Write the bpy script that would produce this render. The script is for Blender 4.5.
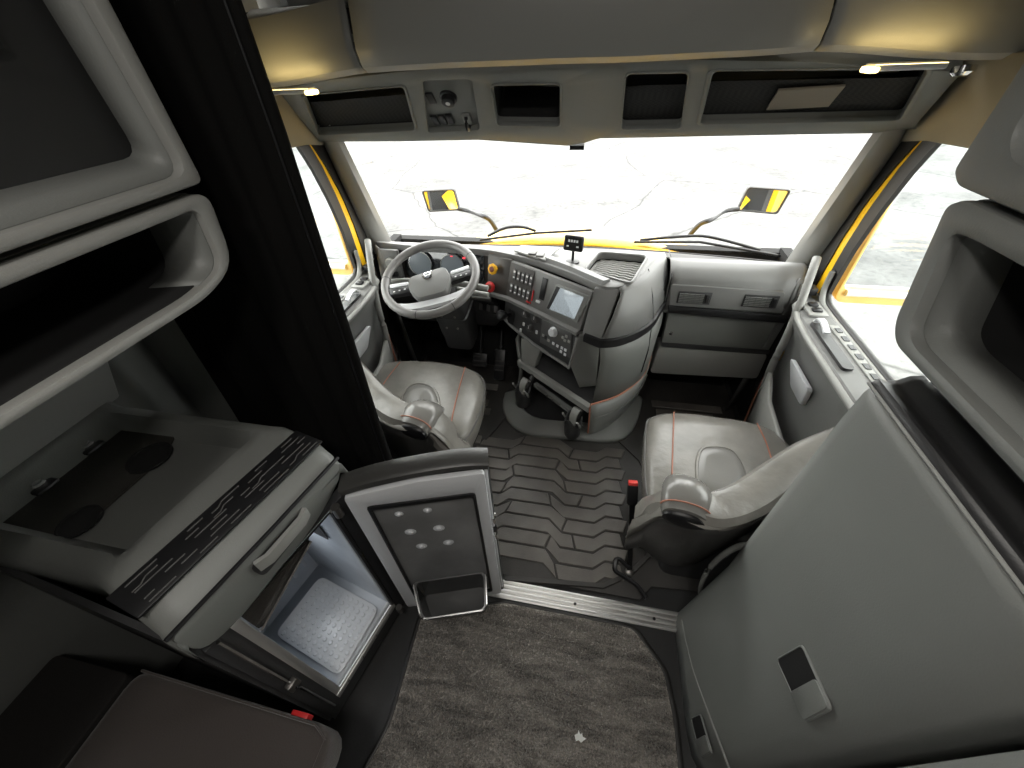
import bpy, bmesh, math, random
from mathutils import Vector, Matrix
random.seed(7)
V = Vector
scene = bpy.context.scene
COL = scene.collection
for o in list(bpy.data.objects): bpy.data.objects.remove(o)

# ------------------------------------------------------------------ camera
FPX = 385.0
CAM = V((.09, 0, 1.70))
def _r(px, py): return V(((px-512)/FPX, -(py-384)/FPX, -1.0)).normalized()
_z = -_r(534, 820); _y = _r(612, 39); _y = (_y-_z*_y.dot(_z)).normalized(); _x = _y.cross(_z)
ROT = Matrix((_x, _y, _z))            # world = ROT @ camera-space
cam = bpy.data.cameras.new('camera'); camo = bpy.data.objects.new('camera', cam); COL.objects.link(camo)
camo.matrix_world = Matrix.Translation(CAM) @ ROT.to_4x4()
cam.sensor_width = 36; cam.lens = FPX/1024*36; cam.clip_start = .02; cam.clip_end = 300
scene.camera = camo

# ------------------------------------------------------------------ world, exposure
world = bpy.data.worlds.new('world'); scene.world = world; world.use_nodes = True
bg = world.node_tree.nodes['Background']
bg.inputs[0].default_value = (1.0, .99, .965, 1); bg.inputs[1].default_value = 6.0
vs = scene.view_settings
vs.view_transform = 'Standard'; vs.look = 'None'; vs.gamma = 1; vs.use_curve_mapping = False
vs.exposure = 0.4

# ------------------------------------------------------------------ measuring: a sight line met with a real plane
def at(px, py, X=None, Y=None, Z=None, pl=None):
    d = ROT @ _r(px, py)
    if pl is not None: t = (pl.o-CAM).dot(pl.n)/d.dot(pl.n)
    elif Z is not None: t = (Z-CAM.z)/d.z
    elif Y is not None: t = (Y-CAM.y)/d.y
    else: t = (X-CAM.x)/d.x
    return CAM+d*t
class Plane:
    def __init__(s, o, u, v, out=None):
        s.o = V(o); s.u = V(u).normalized(); v = V(v); s.v = (v-s.u*v.dot(s.u)).normalized(); s.n = s.u.cross(s.v)
        if s.n.dot(CAM-s.o) < 0: s.n = -s.n
    def P(s, a, b, c=0): return s.o+s.u*a+s.v*b+s.n*c
    def uv(s, p): return ((p-s.o).dot(s.u), (p-s.o).dot(s.v))
    def at(s, px, py, off=0): return at(px, py, pl=s)+s.n*off
    def off(s, d): 
        q = Plane(s.o+s.n*d, s.u, s.v); q.n = s.n.copy(); return q

# ------------------------------------------------------------------ materials
MATS = {}
def mat(name, col, rough=.5, metal=0, bump=0, bscale=200, var=.0, vscale=6, col2=None, spec=.5, coat=0, emit=None, estr=0, sheen=0, alpha=1):
    if name in MATS: return MATS[name]
    m = bpy.data.materials.new(name); m.use_nodes = True; nt = m.node_tree; N = nt.nodes; L = nt.links
    b = N['Principled BSDF']
    c = (*col, 1)
    b.inputs['Base Color'].default_value = c; b.inputs['Roughness'].default_value = rough; b.inputs['Metallic'].default_value = metal
    b.inputs['Specular IOR Level'].default_value = spec; b.inputs['Coat Weight'].default_value = coat
    if sheen: b.inputs['Sheen Weight'].default_value = sheen
    if emit: b.inputs['Emission Color'].default_value = (*emit, 1); b.inputs['Emission Strength'].default_value = estr
    b.inputs['Alpha'].default_value = alpha
    tc = N.new('ShaderNodeTexCoord')
    if var or col2:
        n = N.new('ShaderNodeTexNoise'); n.inputs['Scale'].default_value = vscale; n.inputs['Detail'].default_value = 6
        L.new(tc.outputs['Object'], n.inputs['Vector'])
        r = N.new('ShaderNodeValToRGB'); L.new(n.outputs['Fac'], r.inputs['Fac'])
        c2 = col2 or tuple(x*(1+var) for x in col); c1 = col if col2 else tuple(x*(1-var) for x in col)
        r.color_ramp.elements[0].position = .35; r.color_ramp.elements[1].position = .68
        r.color_ramp.elements[0].color = (*c1, 1); r.color_ramp.elements[1].color = (*c2, 1)
        L.new(r.outputs['Color'], b.inputs['Base Color'])
    if bump:
        n2 = N.new('ShaderNodeTexNoise'); n2.inputs['Scale'].default_value = bscale; n2.inputs['Detail'].default_value = 3
        L.new(tc.outputs['Object'], n2.inputs['Vector'])
        bp = N.new('ShaderNodeBump'); bp.inputs['Strength'].default_value = bump; bp.inputs['Distance'].default_value = .004
        L.new(n2.outputs['Fac'], bp.inputs['Height']); L.new(bp.outputs['Normal'], b.inputs['Normal'])
    MATS[name] = m; return m
GREY = mat('grey_moulded_plastic', (.185, .19, .18), .5, bump=.12, bscale=320, var=.05, vscale=3)
GREYL = mat('light_grey_plastic', (.27, .27, .255), .45, bump=.1, bscale=320)
DASH = mat('dash_grey_plastic', (.165, .165, .16), .45, bump=.12, bscale=300)
DARK = mat('charcoal_plastic', (.035, .035, .036), .45, bump=.1, bscale=300)
PANELDK = mat('dark_brown_panel', (.06, .055, .05), .38, bump=.04, bscale=200)
BLACK = mat('black_plastic', (.010, .010, .011), .4)
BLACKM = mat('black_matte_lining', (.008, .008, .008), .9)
CURT = mat('black_curtain_cloth', (.006, .0058, .0055), .95, bump=.25, bscale=500, spec=.15)
LEATHER = mat('grey_leather', (.225, .215, .195), .26, bump=.5, bscale=26, var=.14, vscale=9)
LEATHER2 = mat('smooth_grey_leather', (.20, .195, .182), .22, bump=.06, bscale=120)
LEATHERD = mat('dark_grey_leather', (.045, .044, .042), .4, bump=.15, bscale=90)
PIPE_O = mat('orange_stitching', (.42, .17, .11), .6)
PIPE_G = mat('grey_seam', (.13, .125, .12), .5)
RUBBER = mat('dark_rubber', (.05, .047, .044), .5, bump=.15, bscale=150, var=.25, vscale=5)
RUBPAD = mat('worn_rubber_pad', (.09, .082, .074), .40, bump=.2, bscale=120, col2=(.18, .166, .15), vscale=4)
SEAL = mat('black_rubber_seal', (.012, .011, .010), .45)
FLOORM = mat('black_vinyl_floor', (.022, .022, .022), .5, bump=.1, bscale=150)
ALU = mat('brushed_aluminium', (.78, .77, .75), .38, metal=.85, bump=.03, bscale=60)
CHROME = mat('chrome', (.8, .8, .8), .12, metal=1)
STEEL = mat('dark_steel', (.22, .21, .2), .35, metal=.9)
YELLOW = mat('yellow_paint', (.80, .46, .012), .3, coat=.3, var=.03)
RED = mat('red_plastic', (.55, .02, .02), .4)
KNOBY = mat('yellow_knob_plastic', (.75, .38, .01), .45)
WHITE = mat('white_print', (.75, .75, .75), .5)
SILVER = mat('silver_liner', (.60, .63, .67), .32, metal=.1, bump=.06, bscale=30, var=.1, vscale=9)
SILVERF = mat('silver_grey_plastic', (.66, .67, .69), .35, metal=.1)
PANEL = mat('smoked_inner_panel', (.20, .20, .20), .30, bump=.08, bscale=12, var=.2, vscale=7)
SMOKE = mat('smoked_flap', (.03, .027, .024), .12, spec=.6)
SCREEN = mat('screen_glass', (.02, .025, .03), .06, spec=.8, emit=(.62, .70, .74), estr=.55)
CLUSTER = mat('cluster_glass', (.02, .022, .025), .08, spec=.8)
LINING = mat('beige_side_lining', (.30, .265, .19), .75, bump=.2, bscale=300)
MIRROR = mat('mirror_glass', (.9, .92, .93), .01, metal=1)
MATTRESS = mat('brown_mattress_cloth', (.052, .042, .038), .9, bump=.4, bscale=300, sheen=.3)
BEDDK = mat('dark_bedding', (.018, .016, .015), .95, bump=.3, bscale=300)
PAPER = mat('white_paper', (.8, .8, .78), .8)
CARD = mat('tan_card', (.22, .19, .15), .7)
MIRFR = mat('tan_yellow_housing', (.62, .45, .16), .35, coat=.3)
WARMLENS = mat('warm_lamp_lens', (.9, .8, .5), .3, emit=(1, .72, .25), estr=6)
LAMPW = mat('white_lamp_lens', (.9, .9, .9), .3, emit=(1, .95, .85), estr=2)
def glass_mat():
    m = bpy.data.materials.new('window_glass'); m.use_nodes = True; nt = m.node_tree; nt.nodes.clear()
    out = nt.nodes.new('ShaderNodeOutputMaterial'); mx = nt.nodes.new('ShaderNodeMixShader')
    t = nt.nodes.new('ShaderNodeBsdfTransparent'); t.inputs[0].default_value = (.95, .97, .96, 1)
    g = nt.nodes.new('ShaderNodeBsdfGlossy'); g.inputs['Roughness'].default_value = .01
    mx.inputs[0].default_value = .05
    nt.links.new(t.outputs[0], mx.inputs[1]); nt.links.new(g.outputs[0], mx.inputs[2]); nt.links.new(mx.outputs[0], out.inputs[0]); return m
GLASS = glass_mat()
def carpet_mat():
    m = bpy.data.materials.new('grey_carpet_pile'); m.use_nodes = True; nt = m.node_tree; N = nt.nodes; L = nt.links; b = N['Principled BSDF']
    b.inputs['Roughness'].default_value = .95; b.inputs['Sheen Weight'].default_value = .3; b.inputs['Specular IOR Level'].default_value = .1
    tc = N.new('ShaderNodeTexCoord'); mp = N.new('ShaderNodeMapping'); mp.inputs['Rotation'].default_value = (0, 0, .25); mp.inputs['Scale'].default_value = (7, 34, 20)
    L.new(tc.outputs['Object'], mp.inputs[0])
    n = N.new('ShaderNodeTexNoise'); n.inputs['Scale'].default_value = 1; n.inputs['Detail'].default_value = 8; n.inputs['Distortion'].default_value = .6; L.new(mp.outputs[0], n.inputs['Vector'])
    n2 = N.new('ShaderNodeTexNoise'); n2.inputs['Scale'].default_value = 190; n2.inputs['Detail'].default_value = 3; L.new(tc.outputs['Object'], n2.inputs['Vector'])
    ad = N.new('ShaderNodeMath'); ad.operation = 'ADD'; L.new(n.outputs['Fac'], ad.inputs[0]); L.new(n2.outputs['Fac'], ad.inputs[1])
    r = N.new('ShaderNodeValToRGB'); r.color_ramp.elements[0].position = .72; r.color_ramp.elements[1].position = 1.25
    r.color_ramp.elements[0].color = (.07, .065, .058, 1); r.color_ramp.elements[1].color = (.42, .385, .345, 1)
    mu = N.new('ShaderNodeMath'); mu.operation = 'MULTIPLY'; mu.inputs[1].default_value = .8; L.new(ad.outputs[0], mu.inputs[0])
    r.color_ramp.elements[0].position = .58; r.color_ramp.elements[1].position = .98
    L.new(mu.outputs[0], r.inputs['Fac']); L.new(r.outputs['Color'], b.inputs['Base Color'])
    bp = N.new('ShaderNodeBump'); bp.inputs['Strength'].default_value = .9; bp.inputs['Distance'].default_value = .012
    L.new(ad.outputs[0], bp.inputs['Height']); L.new(bp.outputs['Normal'], b.inputs['Normal']); return m
CARPET = carpet_mat()
def mesh_mat():
    m = bpy.data.materials.new('black_net_mesh'); m.use_nodes = True; nt = m.node_tree; N = nt.nodes; L = nt.links; b = N['Principled BSDF']
    b.inputs['Roughness'].default_value = .8
    tc = N.new('ShaderNodeTexCoord'); mp = N.new('ShaderNodeMapping'); mp.inputs['Rotation'].default_value = (0, 0, 0); mp.inputs['Scale'].default_value = (110, 110, 110); L.new(tc.outputs['Object'], mp.inputs[0])
    c = N.new('ShaderNodeTexChecker'); c.inputs['Scale'].default_value = 1; L.new(mp.outputs[0], c.inputs['Vector'])
    c.inputs[1].default_value = (.006, .006, .006, 1); c.inputs[2].default_value = (.018, .017, .016, 1)
    L.new(c.outputs[0], b.inputs['Base Color']); return m
NET = mesh_mat()
def ground_mat():
    m = bpy.data.materials.new('weathered_concrete'); m.use_nodes = True; nt = m.node_tree; N = nt.nodes; L = nt.links; b = N['Principled BSDF']
    b.inputs['Roughness'].default_value = .9
    tc = N.new('ShaderNodeTexCoord')
    n = N.new('ShaderNodeTexNoise'); n.inputs['Scale'].default_value = .55; n.inputs['Detail'].default_value = 9; n.inputs['Roughness'].default_value = .65; L.new(tc.outputs['Object'], n.inputs['Vector'])
    r = N.new('ShaderNodeValToRGB'); r.color_ramp.elements[0].position = .36; r.color_ramp.elements[1].position = .56
    r.color_ramp.elements[0].color = (.088, .088, .086, 1); r.color_ramp.elements[1].color = (.155, .155, .151, 1); L.new(n.outputs['Fac'], r.inputs['Fac'])
    mp = N.new('ShaderNodeMapping'); mp.inputs['Rotation'].default_value = (0, 0, .35); mp.inputs['Scale'].default_value = (.16, .16, .16); L.new(tc.outputs['Object'], mp.inputs[0])
    n3 = N.new('ShaderNodeTexNoise'); n3.inputs['Scale'].default_value = 2.5; n3.inputs['Detail'].default_value = 6; L.new(mp.outputs[0], n3.inputs['Vector'])
    mv = N.new('ShaderNodeMixRGB'); mv.inputs[0].default_value = .12; L.new(mp.outputs[0], mv.inputs[1]); L.new(n3.outputs['Color'], mv.inputs[2])
    vo = N.new('ShaderNodeTexVoronoi'); vo.feature = 'DISTANCE_TO_EDGE'; vo.inputs['Scale'].default_value = 1.3; L.new(mv.outputs[0], vo.inputs['Vector'])
    r2 = N.new('ShaderNodeValToRGB'); r2.color_ramp.elements[0].position = .0; r2.color_ramp.elements[1].position = .006
    r2.color_ramp.elements[0].color = (.35, .35, .35, 1); r2.color_ramp.elements[1].color = (1, 1, 1, 1); L.new(vo.outputs['Distance'], r2.inputs['Fac'])
    n4 = N.new('ShaderNodeTexNoise'); n4.inputs['Scale'].default_value = 9; n4.inputs['Detail'].default_value = 8; L.new(tc.outputs['Object'], n4.inputs['Vector'])
    r4 = N.new('ShaderNodeValToRGB'); r4.color_ramp.elements[0].position = .33; r4.color_ramp.elements[1].position = .5
    r4.color_ramp.elements[0].color = (.72, .72, .72, 1); r4.color_ramp.elements[1].color = (1, 1, 1, 1); L.new(n4.outputs['Fac'], r4.inputs['Fac'])
    m1 = N.new('ShaderNodeMixRGB'); m1.blend_type = 'MULTIPLY'; m1.inputs[0].default_value = 1; L.new(r.outputs[0], m1.inputs[1]); L.new(r2.outputs[0], m1.inputs[2])
    m2 = N.new('ShaderNodeMixRGB'); m2.blend_type = 'MULTIPLY'; m2.inputs[0].default_value = 1; L.new(m1.outputs[0], m2.inputs[1]); L.new(r4.outputs[0], m2.inputs[2])
    L.new(m2.outputs[0], b.inputs['Base Color']); return m
CONC = ground_mat()

# ------------------------------------------------------------------ mesh helpers
ORG = {}
def tag(o, label=None, cat=None, group=None, kind=None):
    if label: o['label'] = label
    if cat: o['category'] = cat
    if group: o['group'] = group
    if kind: o['kind'] = kind
    return o
def thing(name, label, cat, loc, group=None, kind=None):
    o = bpy.data.objects.new(name, None); COL.objects.link(o); o.location = loc; o.empty_display_size = .05
    ORG[o.name] = V(loc); return tag(o, label, cat, group, kind)
def link(name, bm, m, parent=None, smooth=True, angle=35):
    bmesh.ops.remove_doubles(bm, verts=bm.verts, dist=1e-6)
    bmesh.ops.recalc_face_normals(bm, faces=bm.faces)
    if parent is not None: org = ORG[parent.name]
    else:
        xs = [v.co for v in bm.verts]
        lo = [min(c[i] for c in xs) for i in range(3)]; hi = [max(c[i] for c in xs) for i in range(3)]
        org = V(((lo[0]+hi[0])/2, (lo[1]+hi[1])/2, lo[2]))
    for v in bm.verts: v.co -= org
    me = bpy.data.meshes.new(name); bm.to_mesh(me); bm.free(); me.materials.append(m)
    if smooth:
        for p in me.polygons: p.use_smooth = True
        me.set_sharp_from_angle(angle=math.radians(angle))
    o = bpy.data.objects.new(name, me); COL.objects.link(o)
    if parent is not None: o.parent = parent
    else: o.location = org
    ORG[o.name] = org
    return o
def bev(bm, r, seg=2, ang=30):
    if r <= 0: return
    es = [e for e in bm.edges if len(e.link_faces) == 2 and e.calc_face_angle(0) > math.radians(ang)]
    bmesh.ops.bevel(bm, geom=es, offset=r, segments=seg, profile=.5, affect='EDGES', clamp_overlap=True)
def bm_box(bm, c, u, v, n, w, h, d):
    c = V(c); u = V(u); v = V(v); n = V(n)
    vs_ = [bm.verts.new(c+u*(sx*w/2)+v*(sy*h/2)+n*(sz*d/2)) for sz in (-1, 1) for sx, sy in ((-1, -1), (1, -1), (1, 1), (-1, 1))]
    for f in ((0, 1, 2, 3), (4, 5, 6, 7), (0, 1, 5, 4), (1, 2, 6, 5), (2, 3, 7, 6), (3, 0, 4, 7)): bm.faces.new([vs_[i] for i in f])
X_, Y_, Z_ = V((1, 0, 0)), V((0, 1, 0)), V((0, 0, 1))
def box(name, lo, hi, m, parent=None, r=.0, seg=2):
    lo = V(lo); hi = V(hi); bm = bmesh.new(); s = hi-lo
    bm_box(bm, (lo+hi)/2, X_, Y_, Z_, abs(s.x), abs(s.y), abs(s.z)); bmesh.ops.recalc_face_normals(bm, faces=bm.faces); bev(bm, r, seg); return link(name, bm, m, parent)
def obox(name, c, u, v, n, w, h, d, m, parent=None, r=.0, seg=2):
    bm = bmesh.new(); bm_box(bm, c, V(u).normalized(), V(v).normalized(), V(n).normalized(), w, h, d); bmesh.ops.recalc_face_normals(bm, faces=bm.faces); bev(bm, r, seg); return link(name, bm, m, parent)
def pbox(name, pl, px, py, w, h, d, m, parent, r=.002, off=0):       # a box standing on a panel
    p = pl.at(px, py); return obox(name, p+pl.n*(d/2+off), pl.u, pl.v, pl.n, w, h, d, m, parent, r)
def slab(name, poly, ext, m, parent=None, r=0, seg=2, ang=30):
    bm = bmesh.new(); a = [bm.verts.new(p) for p in poly]; b = [bm.verts.new(p+V(ext)) for p in poly]; n = len(a)
    bm.faces.new(a); bm.faces.new(b)
    for i in range(n): bm.faces.new((a[i], a[(i+1) % n], b[(i+1) % n], b[i]))
    bmesh.ops.recalc_face_normals(bm, faces=bm.faces); bev(bm, r, seg, ang); return link(name, bm, m, parent)
def hexa(name, q, q2, m, parent=None, r=0, seg=2):                    # solid between two quads
    bm = bmesh.new(); a = [bm.verts.new(p) for p in q]; b = [bm.verts.new(p) for p in q2]; n = len(a)
    bm.faces.new(a); bm.faces.new(b)
    for i in range(n): bm.faces.new((a[i], a[(i+1) % n], b[(i+1) % n], b[i]))
    bmesh.ops.recalc_face_normals(bm, faces=bm.faces); bev(bm, r, seg); return link(name, bm, m, parent)
def cr(pts, n=6, closed=False):
    pts = [V(p) for p in pts]; out = []; N = len(pts)
    for i in range(N if closed else N-1):
        if closed: p0, p1, p2, p3 = pts[i-1], pts[i], pts[(i+1) % N], pts[(i+2) % N]
        else: p0, p1, p2, p3 = pts[max(i-1, 0)], pts[i], pts[i+1], pts[min(i+2, N-1)]
        for k in range(n):
            t = k/n; out.append(.5*((2*p1)+(p2-p0)*t+(2*p0-5*p1+4*p2-p3)*t*t+(3*p1-p0-3*p2+p3)*t**3))
    if not closed: out.append(pts[-1])
    return out
def rpoly(pts, r, n=4):
    pts = [V(p) for p in pts]; out = []; N = len(pts)
    rr = r if isinstance(r, (list, tuple)) else [r]*N
    for i in range(N):
        p = pts[i]; a = pts[i-1]-p; b = pts[(i+1) % N]-p; q = min(rr[i], a.length*.48, b.length*.48)
        s = p+a.normalized()*q; e = p+b.normalized()*q
        for k in range(n+1):
            t = k/n; out.append(s*(1-t)**2+p*2*t*(1-t)+e*t*t)
    return out
def bm_loft(bm, rows, closed=False, cap=False):
    vr = [[bm.verts.new(p) for p in row] for row in rows]; n = len(rows[0])
    for a, b in zip(vr, vr[1:]):
        for i in range(n if closed else n-1):
            bm.faces.new((a[i], a[(i+1) % n], b[(i+1) % n], b[i]))
    if cap and closed: bm.faces.new(vr[0]); bm.faces.new(vr[-1])
def loft(name, rows, m, parent=None, closed=False, cap=False, th=0, angle=40, flip=False):
    bm = bmesh.new(); bm_loft(bm, rows, closed, cap); o = link(name, bm, m, parent, angle=angle)
    if th:
        s = o.modifiers.new('thickness', 'SOLIDIFY'); s.thickness = th; s.offset = 0
    return o
def bm_sweep(bm, path, prof, up=Z_, closed=False, scale=None):
    rows = []; N = len(path)
    for i, p in enumerate(path):
        t = (path[(i+1) % N]-path[i-1]) if closed else (path[min(i+1, N-1)]-path[max(i-1, 0)])
        t.normalize(); s = t.cross(V(up)); s = s.normalized() if s.length > 1e-5 else X_.copy(); w = s.cross(t)
        k = scale[i] if scale else 1
        rows.append([p+s*(a*k)+w*(b*k) for a, b in prof])
    if closed: rows.append(rows[0])
    bm_loft(bm, rows, True, not closed)
def circ(r, n=10): return [(r*math.cos(2*math.pi*k/n), r*math.sin(2*math.pi*k/n)) for k in range(n)]
def tube(name, pts, r, m, parent=None, n=8, closed=False, up=Z_, scale=None):
    bm = bmesh.new(); bm_sweep(bm, [V(p) for p in pts], circ(r, n), up, closed, scale); return link(name, bm, m, parent, angle=50)
def sweep(name, pts, prof, m, parent=None, up=Z_, closed=False, scale=None, angle=40):
    bm = bmesh.new(); bm_sweep(bm, [V(p) for p in pts], prof, up, closed, scale); return link(name, bm, m, parent, angle=angle)
def lathe(name, c, axis, prof, m, parent=None, n=20):                 # prof: (radius, height along axis)
    c = V(c); axis = V(axis).normalized(); u = axis.orthogonal().normalized(); v = axis.cross(u); bm = bmesh.new()
    rows = [[c+axis*h+(u*math.cos(2*math.pi*k/n)+v*math.sin(2*math.pi*k/n))*max(r, 1e-4) for k in range(n)] for r, h in prof]
    bm_loft(bm, rows, True, True); return link(name, bm, m, parent)
def ring(name, outer, inner, ext, m, parent=None, r=0):               # solid frame between two loops of equal count
    bm = bmesh.new(); n = len(outer); e = V(ext)
    A = [bm.verts.new(p) for p in outer]; B = [bm.verts.new(p) for p in inner]; C = [bm.verts.new(p+e) for p in inner]; D = [bm.verts.new(p+e) for p in outer]
    for i in range(n):
        j = (i+1) % n
        for p, q in ((A, B), (B, C), (C, D), (D, A)): bm.faces.new((p[i], p[j], q[j], q[i]))
    bmesh.ops.recalc_face_normals(bm, faces=bm.faces); bev(bm, r, 2, 50); return link(name, bm, m, parent)
def holed(name, outer, holes, n, thick, m, parent=None, r=0):         # a plate with openings and real thickness
    bm = bmesh.new(); loops = []
    for lp in [outer]+holes:
        vs_ = [bm.verts.new(p) for p in lp]; loops.append(vs_)
        for i in range(len(vs_)): bm.edges.new((vs_[i], vs_[(i+1) % len(vs_)]))
    bmesh.ops.triangle_fill(bm, use_beauty=True, edges=bm.edges[:], normal=n)
    back = [[bm.verts.new(v.co-V(n)*thick) for v in lp] for lp in loops]
    mp = {v: b for lp, bl in zip(loops, back) for v, b in zip(lp, bl)}
    for f in list(bm.faces):
        if all(v in mp for v in f.verts): bm.faces.new([mp[v] for v in f.verts])
    for lp, bl in zip(loops, back):
        k = len(lp)
        for i in range(k): bm.faces.new((lp[i], lp[(i+1) % k], bl[(i+1) % k], bl[i]))
    bmesh.ops.recalc_face_normals(bm, faces=bm.faces)
    if r: bev(bm, r, 2, 50)
    return link(name, bm, m, parent)
def dome(name, outline, rings_, m, parent=None, c=None):              # rings: (scale, dz) stacked loops round the centroid
    c = c or sum(outline, V())/len(outline); bm = bmesh.new()
    rows = [[c+(p-c)*s+Z_*dz for p in outline] for s, dz in rings_]
    bm_loft(bm, rows, True, True); return link(name, bm, m, parent, angle=60)
def mir(p): return V((-p[0], p[1], p[2]))

# ================================================================== the setting
tag(box('ground', (-40, -25, -1.5), (40, 45, -1.3), CONC), 'pale weathered concrete yard around the truck', 'ground', kind='structure')
tag(box('floor', (-1.28, -1.0, -.08), (1.28, 2.25, 0), FLOORM), 'black vinyl cab floor under the mats', 'floor', kind='structure')
tag(box('wall_back', (-1.34, -1.06, -.05), (1.34, -1.0, 2.4), GREY), 'grey rear wall of the sleeper', 'wall', kind='structure')
tag(box('ceiling', (-1.34, -1.0, 2.34), (1.34, 1.62, 2.4), GREYL), 'light grey cab roof lining', 'ceiling', kind='structure')
for s, nm in ((-1, 'wall_left'), (1, 'wall_right')):
    tag(box(nm, (s*1.28, -1.0, -.05), (s*1.32, .80, 2.36), GREY), 'grey sleeper side wall, %s of the aisle' % ('driver side' if s < 0 else 'passenger side'), 'wall', kind='structure')
    ORG_W = bpy.data.objects[nm]; box('outer_skin', (s*1.325, -1.0, -.05), (s*1.335, .80, 2.36), YELLOW, ORG_W)
    # roof side above the door
    t = tag(box('trim_roof_side', (s*1.09, .84, 1.46), (s*1.16, 1.62, 2.36), LINING), 'beige roof side above the %s door' % ('driver' if s < 0 else 'passenger'), 'trim', kind='structure')
    t.name = 'trim_%d' % (1 if s < 0 else 2)
tag(box('trim_3', (-1.12, 1.70, 1.52), (1.12, 1.76, 2.36), GREY), 'grey cab front panel above the windshield', 'trim', kind='structure')
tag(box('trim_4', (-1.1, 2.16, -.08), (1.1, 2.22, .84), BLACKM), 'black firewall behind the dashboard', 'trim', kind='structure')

# windshield: bowed pane with black seal
def ws(u, v):                                                   # u -1..1, v 0..1
    b = V((1.035*u, 2.10-.10*u*u, .865)); t = V((.985*u, 1.76-.05*u*u, 1.425)); return b.lerp(t, v)
wroot = thing('window_1', 'wide bowed windshield above the dashboard', 'window', ws(0, 0), kind='structure')
loft('pane', [[ws(-1+2*i/16, j/4) for i in range(17)] for j in range(5)], GLASS, wroot)
tube('seal', [ws(-1+2*i/24, -.03)+V((0, .0, 0)) for i in range(25)], .007, SEAL, wroot)
cowl = [V((1.10*(-1+2*i/16), 2.10-.1*(-1+2*i/16)**2, .828)) for i in range(17)]
loft('cowl', [[p+V((0, -.07, -.005)) for p in cowl], [p+V((0, -.01, .012)) for p in cowl], [p+V((0, .05, -.0)) for p in cowl], [p+V((0, .06, -.06)) for p in cowl]], SEAL, wroot, th=.004)

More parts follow.
